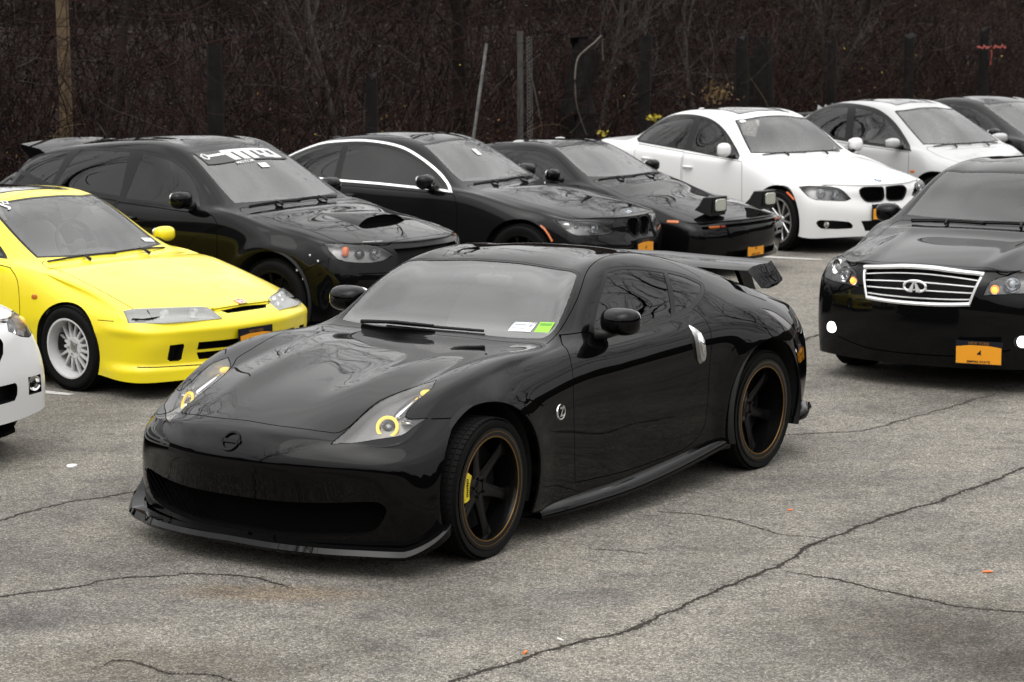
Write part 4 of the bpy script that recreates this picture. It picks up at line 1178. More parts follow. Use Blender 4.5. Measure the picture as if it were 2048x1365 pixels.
# --- yellow hatchback coupe
def build_integra():
    lamp_ = ([(-.481,.756,.578),(-.521,.699,.588),(-.647,.545,.590),(-.781,.327,.584),(-.83,.275,.554),(-.904,.262,.502),(-.835,.489,.502),(-.744,.659,.500),(-.57,.80,.503)], (0, 5, 8))
    slot = [(-.25,.560),(.25,.560),(.19,.528),(-.19,.528)]
    fog = lambda s: [(s*.645,.362),(s*.56,.366),(s*.552,.352),(s*.556,.262),(s*.575,.250),(s*.63,.252),(s*.648,.268)]
    holes = [('grille_slot', [(-.235,.556),(.235,.556),(.185,.532),(-.185,.532)], 'F', dict(lim=lambda p: p.x < -.6)),
             ('fog_opening', fog(1), 'F', dict(lim=lambda p: p.x < -.6)), ('fog_opening', fog(-1), 'F', dict(lim=lambda p: p.x < -.6)),
             ('lower_grille', P2([(-.46,.368),(.46,.368),(.46,.316),(-.46,.316)], (0,1,2,3), 2), 'F', dict(lim=lambda p: p.x < -.6)),
             ('lower_slot', P2([(-.46,.298),(.46,.298),(.44,.25),(-.44,.25)], (0,1,2,3), 2), 'F', dict(lim=lambda p: p.x < -.6))]
    dlo = ([(.70,.845),(1.0,1.02),(1.32,1.165),(1.7,1.195),(2.1,1.18),(2.55,1.07),(2.75,.95),(2.6,.90),(1.6,.865)], (0, 6))
    panes = [([(.76,.862),(1.02,1.005),(1.33,1.145),(1.72,1.172),(1.78,.885)], (0, 3, 4)), ([(1.83,1.172),(2.1,1.160),(2.53,1.055),(2.70,.955),(2.58,.918),(1.88,.89)], (0, 3, 5))]
    doors = [('door', [(.60,.80),(.50,.72),(.462,.54),(.47,.24),(1.6,.22),(1.95,.35),(1.98,.60),(1.90,.83),(1.2,.845)], (0, 3, 4, 7))]
    def de(v):
        v = v.copy(); x, y, z = v[:,0], v[:,1], v[:,2]
        # bumper ledge under the lamps, lip at the bottom
        f = np.clip((-.30-x)/.2, 0, 1)
        g = f*(.016*np.exp(-((z-.455)/.035)**2) - .018*np.exp(-((z-.40)/.03)**2)*0 + .030*np.clip((.225-z)/.02, 0, 1))
        L = np.hypot((x+.2)*1.0, y*.9)+1e-6
        v[:,0] += g*np.where(x < -.2, (x+.2)/L, 0); v[:,1] += g*y*.9/L
        return v
    c = parked('yellow_coupe', 'bright yellow lowered coupe with white deep dish wheels on the left', P_INT, S_INT, 3, YEL, lamp_, (-.80, .45, .30),
        hood=[(-.845,0),(-.845,.24),(-.80,.30),(-.66,.545),(-.52,.70)], dlo=dlo, panes=panes, doors=doors, arch=(.29, .314, 2.57, .292), deform=de,
        wheels=None, mirror=((.855,.915,.885), (.12,.17,.115), (.83,.80,.845)), mirm=YEL, holes=holes, glassm=glass('clear_side_glass', (.55,.55,.55), 1.5), wsm=glass('clear_windscreen', (.80,.80,.80), 1.75),
        seams=(([(-.80,.222),(-.60,.218),(-.3,.212),(0,.210),(.3,.212),(.60,.218),(.80,.222)], 'F', .006), ([(-.30,.509),(-.38,.511),(-.46,.513)], 'S', .005)),
        seatm=mat('light_seat_fabric', (.5,.5,.5), .9), plate_=(((-.985, cy(-.03), .345),), dict(tilt=0, frame=True)), house=HOUS, sun=[(1.33,.42),(1.30,0),(1.33,-.42),(2.05,-.42),(2.05,.42)])
    st = dict(n=15, w=.019, lip=.010, hub=.075, concave=-.02, taper=1.3)
    for sd in (1, -1):
        for x in (0, 2.57): make_wheel(c, x, .822*sd, .291, .291, .22, .203, st, W_WHITE, dish=.075, camber=-3, caliper=(DISC, 10))
    for sd in (1, -1):
        D = Vector((-.80, .45*sd, .22)).normalized(); P = [Vector((p[0], p[1]*sd, p[2])) for p in P2(lamp_[0], lamp_[1], 4)]
        cc = Vector((0, 0, 0))
        for p in P: cc += p
        cc /= len(P); N = len(P)
        def patch(rings, nm, m_, par):
            v = []
            for f_, push in rings: v += [cc+(p-cc)*f_+D*push for p in P]
            v.append(cc+D*rings[-1][1]); K = len(rings); F_ = [(k*N+i, k*N+(i+1) % N, (k+1)*N+(i+1) % N, (k+1)*N+i) for k in range(K-1) for i in range(N)]+[((K-1)*N+i, (K-1)*N+(i+1) % N, K*N) for i in range(N)]
            if sd > 0: F_ = [q[::-1] for q in F_]
            b = MB(); b.add(v, F_); return b.build(nm, m_, par, angle=60)
        o = patch([(.995, -.010), (.99, .012), (.95, .024), (.7, .034), (.35, .036)], 'headlight', FROST, c.root)
        patch([(1.0, -.004), (.96, -.035), (.8, -.05)], 'lamp_housing', HOUS, o)
        for (x, y, z, r) in ((-.665, .56, .550, .030), (-.775, .40, .548, .034)): reflector(o, (x, y*sd, z), r, D, CHR, .025)
        b = MB(); q0 = Vector((-.60, .655*sd, .578))+D*.012; q1 = Vector((-.665, .66*sd, .508))+D*.012; b.tube([q0, (q0+q1)/2+D*.004, q1], .004, 5); b.build('lens_divider', SEAL, o)
    p, n = c.on_front(0, .578); p, n = c.on_top(-.815, 0)
    # red badge on the hood lip
    b = MB(); b.box((0, 0, 0), (.075, .060, .006)); bd = b.build('hood_badge', mat('badge_red', (.45, .03, .03), .3, coat=.6), c.root, smooth=False); bd.matrix_local = frame_on(p+n*.002, n, (1, 0, .5))
    v, f = text_geo('H', .072, .045, .0025); mobj('badge_letter', [(q[0], q[1], .0042) for q in v], f, CHR, bd, False)
    b = MB()
    for q in ((0, .030, .076, .004), (0, -.030, .060, .004)): b.box((q[0], q[1], .002), (q[2], q[3], .008))
    for s in (1, -1): b.box((.035*s, 0, .002), (.004, .058, .008))
    b.build('badge_frame', CHR, bd, smooth=False)
    for sd in (1, -1):
        p, n = c.on_side(.317, .62, sd); b = MB(); superbox(b, (0, 0, 0), (.055, .032, .014), 3.5); o = b.build('side_marker', AMBER, c.root, angle=None); o.matrix_local = frame_on(p, n)
    # windscreen decals: one mark in the corner and a small sticker
    p, n = c.on_top(1.10, cy(-.40)); text_on(c, 'J', p, n, .10, .05, WHTV, 'corner_decal', up=(1, .5, .3), lift=.003, bold=.003)
    b = MB(); b.lathe([(.003, .032), (.004, .024), (.003, .018)], 4, 'z'); o = b.build('corner_decal', WHTV, c.root, smooth=False, angle=None); o.matrix_local = frame_on(p+n*.001+Vector((.03, -.03, .02)), n, (1, .5, .3))
    p, n = c.on_top(.60, cy(.50)); b = MB(); b.box((0, 0, .001), (.10, .05, .001)); o = b.build('registration_sticker', WHTV, c.root, smooth=False); o.matrix_local = frame_on(p, n, (1, 0, .6))
    return c
build_integra()

# --- black hatchback with the hood scoop
def build_subaru():
    lamp_ = ([(-.43,.775,.790),(-.604,.670,.792),(-.756,.50,.765),(-.835,.41,.690),(-.80,.52,.650),(-.72,.65,.640),(-.582,.785,.672)], (0, 3))
    def de(v):
        v = v.copy(); x, y, z = v[:,0], v[:,1], v[:,2]; a = np.abs(y)
        for cx, am in ((0, .022), (2.625, .020)):
            r = np.hypot(x-cx, z-.33); v[:,1] += np.sign(y)*am*np.exp(-((r-.40)/.08)**2)*(a > .6)*(z < .85)
        return v
    dlo = ([(.70,.985),(.90,1.19),(1.08,1.305),(1.28,1.385),(1.6,1.425),(2.36,1.432),(2.72,1.39),(2.95,1.29),(2.98,1.22),(2.45,1.10),(1.5,1.035)], (0, 8))
    panes = [([(.79,1.02),(.93,1.18),(1.09,1.285),(1.28,1.362),(1.55,1.400),(1.60,1.05)], (0, 4, 5)), ([(1.70,1.412),(2.30,1.412),(2.40,1.20),(2.40,1.12),(1.66,1.065)], (0, 1, 3, 4)), ([(2.42,1.405),(2.70,1.368),(2.90,1.275),(2.93,1.235),(2.47,1.13)], (0, 3, 4))]
    doors = [('door', [(.62,.96),(.56,.90),(.545,.70),(.56,.30),(1.62,.30),(1.66,1.02)], (0, 3, 4, 5)), ('door', [(1.68,1.03),(1.64,.30),(2.15,.30),(2.28,.60),(2.48,.80),(2.46,1.08)], (0, 1, 2, 5))]
    holes = [('upper_grille', P2([(-.40,.735),(.40,.735),(.36,.63),(-.36,.63)], (0,1,2,3), 2), 'F', dict(lim=lambda p: p.x < -.5)), ('lower_grille', P2([(-.48,.50),(.48,.50),(.52,.27),(-.52,.27)], (0,1,2,3), 2), 'F', dict(lim=lambda p: p.x < -.5))]
    c = parked('scoop_hatchback', 'dark hatchback with a hood scoop and white lettering across its windscreen', P_SUB, S_SUB, 3, BLK2, lamp_, (-.72, .62, .30),
        hood=[(-.815,0),(-.80,.30),(-.77,.46),(-.60,.665),(-.52,.70)], dlo=dlo, panes=panes, doors=doors, arch=(.33, .375, 2.625, .34), deform=de,
        seams=(([(-.27,.55),(-.36,.60),(-.50,.665)], 'S', .005), ([(-.70,.565),(-.4,.56),(0,.555),(.4,.56),(.70,.565)], 'F', .006)),
        wheels=(W_BLACK, dict(n=10, w=.03, lip=.012), .325, .22, .235, .02, .87, -1), mirror=((.86,.925,1.075), (.14,.21,.14), (.83,.81,1.03)), mirm=BLK2, holes=holes, handles=((1.50,.90), (2.32,.92)))
    for o, sd in lamp(c, 'headlight', (-.72, .62, .30), depth=.07, house=HOUS2):
        reflector(o, (-.73, .51*sd, .705), .045, (-.85, .4*sd, .15), CHR, .03, .6)
        reflector(o, (-.665, .615*sd, .705), .034, (-.85, .5*sd, .15), HOUSD, .03, .9)
        reflector(o, (-.52, .715*sd, .735), .040, (-.7, .7*sd, .15), CHR, .03)
        b = MB(); superbox(b, (-.585, .695*sd, .725), (.05, .05, .075), 3); b.build('turn_signal', mat('orange_reflector', (.75, .16, .03), .3), o, angle=None)
    # hood scoop
    b = MB(); v = []; nx, ny = 14, 17
    def hz_(x, y):
        p, _ = c.on_top(x, y); return p.z if p else .9
    for i in range(nx):
        t = i/(nx-1); x = lerp(-.40, .10, t); w = lerp(.30, .21, t); h = .085*math.sin(min(1, (1-t)*1.15)*math.pi*.5)**1.3
        for j in range(ny):
            u = j/(ny-1)*2-1; y = u*w
            hh = h*.68*(1-abs(u)**4)
            v.append((x, y, hz_(x, y)+hh-.002))
    f = [(i*ny+j, i*ny+j+1, (i+1)*ny+j+1, (i+1)*ny+j) for i in range(nx-1) for j in range(ny-1)]
    b.add(v, f); sc = b.build('hood_scoop', BLK2, c.root, angle=None)
    b = MB(); v = []
    for j in range(ny):
        u = j/(ny-1)*2-1; y = u*.29; z0 = hz_(-.385, y); v += [(-.385, y, z0+.001), (-.385, y, z0+.056*(1-abs(u)**4)-.005)]
    f = [(2*j, 2*j+1, 2*j+3, 2*j+2) for j in range(ny-1)]; b.add(v, f); b.build('scoop_opening', GAP, sc, smooth=False)
    # roof spoiler, antenna, white clip screws
    b = MB(); v = []; n = 11
    for i in range(n):
        y = lerp(-.56, .56, i/(n-1)); k = abs(y)/.56; z = 1.41-.03*k*k
        v += [(2.72, y, z-.02), (2.80, y, z+.02), (3.02, y, z+.055), (3.03, y, z+.03), (2.92, y, z-.06)]
    f = []
    for i in range(n-1):
        for k in range(5): f.append((i*5+k, i*5+(k+1) % 5, (i+1)*5+(k+1) % 5, (i+1)*5+k))
    f += [(0,1,2,3,4)[::-1], tuple((n-1)*5+k for k in range(5))]
    b.add(v, f); b.build('roof_spoiler', BLK2, c.root, angle=40)
    b = MB(); p, n = c.on_top(2.55, 0); b.tube([p, p+Vector((.10, 0, .13))], [.006, .003], 6); superbox(b, p, (.06, .03, .03), 2.3); b.build('antenna', RUB, c.root, angle=None)
    for sd in (1, -1):
        b = MB()
        for (x, z) in ((-.36,.70), (-.44,.66), (-.245,.58), (-.31,.52)):
            p, n = c.on_side(x, z, sd); superbox(b, p+n*.002, (.018, .008, .018), 2)
        b.build('bumper_fastener', WHTV, c.root, angle=None)
    # windscreen banner
    S = S_SUB; hx = S['C'][6][0]; tx = S['E'][6][0]
    def onws(u, t):
        x = lerp(hx-.06, hx-.19, t) + (tx-hx)*.75*(u/.5)**2; p, n = c.on_top(x, u); return p + n*.004
    def band(cells, m, nm, par=None):
        b = MB()
        for (u0, u1, t0, t1, sl) in cells:
            K = max(2, int(abs(u1-u0)/.04)); v = []; 
            for k in range(K+1):
                u = lerp(u0, u1, k/K); v += [onws(u-sl*t0, t0), onws(u-sl*t1, t1)]
            b.add(v, [(2*k, 2*k+1, 2*k+3, 2*k+2) for k in range(K)])
        return b.build(nm, m, par or c.root, smooth=False)
    # y>0 is the image left of this car; text runs from +y to -y
    tint = band([(-.49, .49, -.22, 1.0, 0)], mat('banner_tint', (.035,.035,.035), .35, spec=.3), 'tint_strip')
    L = [(.40, .20, .10, .30, 0)]                                  # long bar of the wrench
    L += [(.235, -.34, -.12, .12, 0)]                              # top bar joining the letters
    for u in (.23, .115, .0): L.append((u, u-.075, .1, .88, .05))
    L += [(-.125, -.165, .1, .62, .05), (-.235, -.275, .1, .62, .05), (-.165, -.275, .45, .80, .05), (-.345, -.385, -.10, .62, .05), (-.275, -.385, .60, .85, .05)]
    band(L, WHTV, 'banner_letters')
    b = MB(); ring = []
    for k in range(17):
        a = 2*math.pi*k/16; ring.append(onws(.435+.030*math.cos(a), .28+.26*math.sin(a)))
    b.tube(ring, .007, 5, cap=False); b.build('banner_ring', WHTV, c.root)
    p = onws(.10, 1.12); n = c.on_top(p.x, p.y)[1]; text_on(c, 'MOTOR', p, n, .04, .22, WHTV, 'banner_text', up=(1, .04, .4), lift=0, bold=.001)
    p, n = c.on_top(.86, cy(.06)); b = MB(); b.box((0, 0, .001), (.10, .06, .001)); o = b.build('registration_sticker', WHTV, c.root, smooth=False); o.matrix_local = frame_on(p + n*.002, n, (1, 0, .5))
    p, n = c.on_top(-.70, .505); text_on(c, 'vhartech.com', p, n, .022, .16, WHTV, 'lamp_lettering', up=(1, -.6, .2), lift=.002)
    return c
build_subaru()

# --- dark coupe with bright window trim
BMW_D = dict()
def kidneys(c, outer, ztop, zbot, inner=.022, chrome=SATIN):
    for sd in (1, -1):
        P = P2([(sd*inner, ztop-.012), (sd*(inner+.03), ztop), (sd*(outer-.06), ztop+.004), (sd*outer, ztop-.03), (sd*(outer-.015), lerp(ztop, zbot, .6)), (sd*(outer-.08), zbot), (sd*(inner+.04), zbot), (sd*inner, zbot+.03)], (), 3)
        yield sd, P
def build_e92():
    lamp_ = ([(-.345,.812,.700),(-.519,.720,.692),(-.643,.545,.668),(-.722,.40,.582),(-.70,.49,.560),(-.556,.79,.566),(-.455,.829,.615)], (0, 3))
    dlo = ([(.715,.910),(.903,1.055),(1.086,1.160),(1.283,1.250),(1.431,1.300),(1.609,1.332),(1.853,1.350),(2.114,1.340),(2.41,1.300),(2.75,1.16),(2.86,1.035),(2.6,1.005),(2.055,.972),(1.578,.955),(1.13,.932)], (0, 10))
    panes = [([(.85,.955),(1.086,1.115),(1.283,1.205),(1.431,1.255),(1.609,1.288),(1.853,1.308),(2.03,1.302),(1.98,1.0),(1.578,.978),(1.13,.955)], (0, 6, 7)), ([(2.09,1.298),(2.40,1.258),(2.68,1.14),(2.77,1.055),(2.6,1.03),(2.06,1.0)], (0, 3, 5))]
    doors = [('door', [(.70,.895),(.665,.84),(.642,.70),(.66,.28),(1.95,.27),(2.02,.50),(2.03,.94)], (0, 3, 4, 6))]
    holes = []
    holes += [('kidney_grille', P, 'F', dict(lim=lambda p: p.x < -.3)) for sd, P in kidneys(None, .215, .682, .515)]
    holes += [('lower_grille', P2([(-.35,.42),(.35,.42),(.42,.28),(-.42,.28)], (0,1,2,3), 2), 'F', dict(lim=lambda p: p.x < -.3))]
    c = parked('trimmed_coupe', 'graphite coupe with bright trim arching over its side windows', P_E92, S_E92, 3, GRYB, lamp_, (-.70, .65, .25),
        hood=[(-.715,0),(-.70,.22),(-.66,.42),(-.52,.655),(-.43,.67)], dlo=dlo, panes=panes, doors=doors, arch=(.33, .365, 2.76, .335),
        wheels=(W_BLACK, dict(n=10, w=.03, lip=.012), .325, .23, .235, .02, .868, -1), mirror=((.945,.925,1.005), (.15,.20,.135), (.90,.81,.95)), mirm=GRYB, holes=holes, trimring=.017, handles=((1.85,.845),),
        plate_=(((-.828, 0, .41),), dict(frame=True)))
    for o, sd in lamp(c, 'headlight', (-.70, .65, .25), depth=.07, house=HOUS2):
        reflector(o, (-.50, .71*sd, .635), .052, (-.75, .62*sd, .15), CHR, .03, .5)
        reflector(o, (-.61, .585*sd, .615), .040, (-.8, .5*sd, .15), CHR, .03, .8)
        b = MB(); superbox(b, (-.42, .765*sd, .655), (.10, .06, .05), 2.5); b.build('lamp_reflector', CHR, o, angle=None)
    for sd, P in kidneys(None, .215, .682, .515):
        b = MB(); ring = []
        for (y, z) in P:
            p, n = c.on_front(y, z)
            if p is not None: ring.append(p+n*.003)
        ring.append(ring[0]); b.tube(ring, .005, 6, cap=False); k = b.build('kidney_frame', SEAL, c.root)
        b = MB()
        for q in range(9):
            y = sd*(.035+q*.020); p, n = c.on_front(y, .60); b.box((p.x+.03, y, .598), (.02, .005, .15))
        b.build('kidney_slats', GAP, k, smooth=False)
    p, n = c.on_top(-.66, 0); roundel(c, p, n, up=(1, 0, .4))
    for sd in (1, -1):
        pts = []
        for t in (0, .33, .66, 1):
            p, n = c.on_side(lerp(-.205, -.335, t), lerp(.645, .51, t)+.02*math.sin(t*3.14), sd); pts.append(p+n*.001)
        b = MB(); b.tube(pts, .011, 6); b.build('side_marker', AMBER, c.root)
    p, n = c.on_top(2.55, 0); b = MB(); superbox(b, p+Vector((0, 0, .02)), (.14, .045, .06), 2.2); b.build('roof_antenna', GRYB, c.root, angle=None)
    for (x, y, w, h) in ((1.0, cy(.06), .07, .09),):
        p, n = c.on_top(x, y); b = MB(); b.box((0, 0, .001), (w, h, .001)); o = b.build('registration_sticker', WHTV, c.root, smooth=False); o.matrix_local = frame_on(p + n*.002, n, (1, 0, .5))
    return c
build_e92()

# --- black coupe with raised pop-up headlights
def build_fc():
    dlo = ([(.64,.885),(.86,1.03),(1.05,1.135),(1.22,1.185),(1.6,1.19),(1.98,1.16),(2.5,1.02),(2.55,.93),(1.8,.90)], (0, 7))
    panes = [([(.70,.90),(.87,1.01),(1.06,1.115),(1.22,1.162),(1.75,1.165),(1.78,.918)], (0, 4, 5)), ([(1.82,1.158),(1.98,1.138),(2.42,1.01),(2.45,.945),(1.85,.922)], (0, 3, 4))]
    doors = [('door', [(.58,.85),(.54,.80),(.53,.60),(.55,.25),(1.75,.25),(1.84,.50),(1.86,.88)], (0, 3, 4, 6))]
    holes = [('bumper_strip', [(-.74,.510),(-.4,.522),(.4,.522),(.74,.510),(.74,.482),(.4,.490),(-.4,.490),(-.74,.482)], 'F', dict(lim=lambda p: p.x < -.5)),
             ('lower_grille', P2([(-.45,.26),(.45,.26),(.48,.19),(-.48,.19)], (0,1,2,3), 2), 'F', dict(lim=lambda p: p.x < -.5))]
    c = parked('popup_coupe', 'black coupe with both square pop-up headlights raised', P_FC, S_FC, 3, BLK2, None, None,
        hood=[(-.91,0),(-.89,.40),(-.80,.62),(-.70,.67)], dlo=dlo, panes=panes, doors=doors, arch=(.30, .34, 2.43, .31),
        wheels=(W_BLACK, dict(n=5, w=.06, lip=.012), .30, .2, .2, .02, .825, 0), mirror=((.80,.90,.955), (.12,.18,.12), (.78,.78,.90)), mirm=BLK2, holes=holes,
        plate_=(((-.985, cy(-.03), .265),), dict(frame=True)))
    for sd in (1, -1):
        y0 = .475*sd; w = .142; xf, zt, zb = -.845, .785, .60
        v = []
        for s in (-1, 1):
            y = y0+s*w; v += [(xf, y, zt), (xf+.02, y, zb), (xf+.20, y, zb+.055), (xf+.15, y, lerp(zt, zb, .45)), (xf+.10, y, zt-.004)]
        f = [(0,1,2,3,4), (9,8,7,6,5)] + [(i, (i+1) % 5+0, 5+(i+1) % 5, 5+i)[::-1] for i in range(5)]
        b = MB(); b.add(v, f); pod = b.build('popup_headlight', mat('satin_black', (.006,.006,.006), .45, spec=.3), c.root, smooth=False)
        bv = pod.modifiers.new('b', 'BEVEL'); bv.width = .006; bv.segments = 2
        b = MB(); b.box((xf-.004+.008, y0, .705), (.012, .250, .140)); fr = b.build('lamp_bezel', MESHB, pod, smooth=False)
        b = MB(); superbox(b, (xf-.010, y0, .705), (.02, .185, .115), 6, nu=28, nv=14); b.build('lamp_glass', mat('sealed_beam', (.42,.435,.38), .2, .3, coat=1), pod, angle=None)
        for (y, m_, nm) in ((.60, AMBER, 'turn_signal'), (.50, REDL, 'running_light')):
            p, n = c.on_front(y*sd, .5)
            b = MB(); superbox(b, (0, 0, 0), (.15 if nm == 'turn_signal' else .06, .022, .012), 5); o = b.build(nm, m_, c.root, angle=None)
            if p is None: p, n = c.on_front(y*sd, .53)
            if p is None: p, n = Vector((-.85, y*sd, .505)), Vector((-1, 0, 0))
            o.matrix_local = frame_on(Vector((p.x+.006, p.y, .502)), Vector((-.9, .35*sd*abs(y), 0)))
        p, n = c.on_side(-.535, .553, sd); b = MB(); superbox(b, (0, 0, 0), (.13, .030, .012), 5); o = b.build('side_marker', AMBER, c.root, angle=None); o.matrix_local = frame_on(p, n)
    return c
build_fc()

# --- white sedan
def build_e90():
    lamp_ = ([(-.30,.838,.702),(-.462,.735,.722),(-.604,.535,.695),(-.675,.43,.582),(-.66,.50,.558),(-.531,.785,.572),(-.445,.841,.615)], (0, 3))
    dlo = ([(.72,.935),(1.014,1.115),(1.33,1.275),(1.582,1.355),(1.9,1.385),(2.298,1.370),(2.52,1.30),(2.70,1.18),(2.78,1.08),(2.70,1.045),(1.616,.985),(1.112,.950)], (0, 8, 9))
    panes = [([(.80,.965),(1.03,1.10),(1.33,1.25),(1.56,1.325),(1.72,1.345),(1.64,1.008),(1.112,.97)], (0, 4, 5)), ([(1.84,1.352),(2.285,1.342),(2.50,1.272),(2.66,1.165),(2.72,1.085),(2.66,1.065),(1.77,1.012)], (0, 4, 6))]
    doors = [('door', [(.66,.925),(.62,.86),(.585,.62),(.60,.28),(1.66,.28),(1.70,.97)], (0, 3, 4, 5)), ('door', [(1.72,.975),(1.68,.28),(2.25,.28),(2.40,.60),(2.62,.80),(2.66,1.03)], (0, 1, 2, 5))]
    fog = lambda s: [(s*.79,.335),(s*.755,.365),(s*.47,.340),(s*.42,.30),(s*.43,.268),(s*.74,.272)]
    holes = [('kidney_grille', P, 'F', dict(lim=lambda p: p.x < -.3)) for sd, P in kidneys(None, .325, .690, .545, .020)]
    holes += [('fog_opening', P2(fog(1), (), 2), 'F', dict(lim=lambda p: p.x < -.3)), ('fog_opening', P2(fog(-1), (), 2), 'F', dict(lim=lambda p: p.x < -.3)), ('lower_grille', P2([(-.33,.345),(.33,.345),(.27,.235),(-.27,.235)], (0,1,2,3), 2), 'F', dict(lim=lambda p: p.x < -.3))]
    c = parked('white_sedan', 'bright white sedan with black sunroof and black twin grilles', P_E90, S_E90, 3, WHT, lamp_, (-.72, .62, .25),
        hood=[(-.665,0),(-.655,.25),(-.62,.43),(-.50,.66),(-.42,.69)], dlo=dlo, panes=panes, doors=doors, arch=(.33, .365, 2.76, .34),
        wheels=(W_SILVER, dict(n=10, w=.028, lip=.014), .325, .23, .24, .03, .885, -1), mirror=((.845,.945,1.04), (.12,.165,.155), (.82,.82,.97)), mirm=WHT, holes=holes, handles=((1.582,.815), (2.386,.872)), wsm=glass('clear_windscreen'),
        sun=[(1.32,.38),(1.31,.2),(1.30,0),(1.31,-.2),(1.32,-.38),(2.25,-.38),(2.25,.38)])
    for o, sd in lamp(c, 'headlight', (-.72, .62, .25), depth=.07, house=HOUS2):
        reflector(o, (-.50, .70*sd, .638), .048, (-.8, .55*sd, .15), CHR, .03, .6)
        reflector(o, (-.59, .575*sd, .632), .042, (-.8, .5*sd, .15), CHR, .03, .8)
    for sd, P in kidneys(None, .325, .690, .545, .020):
        b = MB(); ring = []
        for (y, z) in P:
            p, n = c.on_front(y, z)
            if p is not None: ring.append(p+n*.002)
        ring.append(ring[0]); b.tube(ring, .007, 6, cap=False); k = b.build('kidney_frame', SEAL, c.root)
        b = MB()
        for q in range(11):
            y = sd*(.04+q*.026); p, n = c.on_front(y, .62)
            b.box((p.x+.03, y, .615), (.02, .006, .125))
        b.build('kidney_slats', GAP, k, smooth=False)
    for sd in (1, -1):
        b = MB(); b.lathe([(0, .034), (.01, .03), (.012, .0001)], 20, 'x', c=(-.60, .70*sd, .315)); b.build('fog_lamp', CHR, c.root)
        pts = [c.on_side(lerp(-.14, -.27, t), lerp(.635, .565, t), sd) for t in (0, .5, 1)]
        b = MB(); b.tube([p+n*.001 for p, n in pts], .012, 6); b.build('side_marker', mat('red_marker', (.55, .10, .02), .2, coat=1), c.root)
    p, n = c.on_top(-.60, 0); roundel(c, p, n, up=(1, 0, .4))
    plate(c, (-.775, cy(-.06), .43), frame=True, sub=False)
    p, n = c.on_top(2.50, 0); b = MB(); superbox(b, p+Vector((0, 0, .025)), (.16, .05, .08), 2.2); b.build('roof_antenna', WHT, c.root, angle=None)
    p, n = c.on_top(1.16, cy(-.45)); b = MB(); b.box((0, 0, .001), (.07, .05, .001)); o = b.build('corner_sticker', WHTV, c.root, smooth=False); o.matrix_local = frame_on(p + n*.002, n, (1, 0, .5))
    return c
build_e90()

# --- silver sedan behind
def build_silver():
    dlo = ([(.38,.905),(.747,1.155),(1.019,1.30),(1.278,1.39),(1.679,1.43),(2.05,1.41),(2.35,1.29),(2.52,1.06),(1.374,.965)], (0, 7))
    panes = [([(.52,.955),(.77,1.12),(1.03,1.255),(1.28,1.34),(1.56,1.375),(1.42,1.0)], (0, 4, 5)), ([(1.70,1.385),(2.02,1.365),(2.28,1.26),(2.42,1.085),(1.56,1.02)], (0, 3, 4))]
    doors = [('door', [(.42,.90),(.40,.80),(.395,.60),(.42,.28),(1.42,.28),(1.46,.95)], (0, 3, 4, 5)), ('door', [(1.48,.955),(1.44,.28),(1.95,.28),(2.1,.60),(2.35,.80),(2.4,1.03)], (0, 1, 2, 5))]
    lamp_ = ([(-.36,.80,.70),(-.52,.70,.71),(-.68,.52,.69),(-.76,.40,.60),(-.62,.70,.58),(-.48,.80,.60)], (0, 3))
    c = parked('silver_sedan', 'silver sedan with vortex fins on the rear roof and clear side glass', P_SIL, S_SIL, 2, SILV, lamp_, (-.7, .65, .25),
        hood=[(-.80,0),(-.77,.4),(-.58,.66)], dlo=dlo, panes=panes, doors=doors, arch=(.32, .36, 2.6, .335),
        wheels=(W_SILVER, dict(n=10, w=.03, lip=.014), .315, .21, .22, .03, .845, 0), mirror=((.584,.927,1.0), (.13,.20,.12), (.56,.80,.96)), mirm=SILV, glassm=glass('smoked_side_glass', (.45,.45,.45), 1.5), wsm=glass('clear_windscreen'),
        sun=[(1.10,.36),(1.09,0),(1.10,-.36),(1.70,-.36),(1.70,.36)], handles=((1.32,.85),))
    b = MB()
    for k in range(9):
        y = lerp(-.48, .48, k/8); p, n = c.on_top(2.30, y); b.add([(p.x-.08, y-.010, p.z-.003), (p.x-.08, y+.010, p.z-.003), (p.x+.05, y+.010, p.z-.012), (p.x+.05, y-.010, p.z-.012), (p.x+.045, y, p.z+.050)], [(0,1,4), (1,2,4), (2,3,4), (3,0,4)])
    b.build('vortex_fins', SILV, c.root, smooth=False)
    for o, sd in lamp(c, 'headlight', (-.7, .65, .25), depth=.06, house=HOUS): pass
    for sd in (1, -1):
        p, n = c.on_side(.33, .675, sd); b = MB(); superbox(b, (0, 0, 0), (.08, .035, .012), 3); o = b.build('side_marker', AMBER, c.root, angle=None); o.matrix_local = frame_on(p, n)
    return c
build_silver()
def build_far():
    dlo = ([(.44,.91),(.80,1.12),(1.15,1.275),(1.45,1.345),(1.85,1.375),(2.2,1.34),(2.55,1.20),(2.68,1.04),(1.374,.965)], (0, 7))
    panes = [([(.60,.955),(.83,1.09),(1.16,1.235),(1.45,1.305),(1.78,1.335),(1.72,1.0)], (0, 4, 5)), ([(1.84,1.335),(2.18,1.305),(2.48,1.18),(2.58,1.06),(1.78,1.01)], (0, 3, 4))]
    doors = [('door', [(.46,.90),(.44,.80),(.43,.60),(.45,.28),(1.76,.28),(1.80,.96)], (0, 3, 4, 5))]
    return parked('dark_coupe', 'dark grey car behind the silver sedan at the right edge', P_FAR, S_FAR, 2, GRYB, None, None,
        hood=[(-.80,0),(-.77,.4),(-.58,.66)], dlo=dlo, panes=panes, doors=doors, arch=(.32, .36, 2.6, .335), wheels=(W_BLACK, dict(n=10, w=.03), .315, .21, .22, .03, .855, 0), mirror=((.62,.935,1.0), (.13,.20,.12), (.60,.80,.96)), mirm=GRYB, wsm=glass('clear_windscreen'))
build_far()

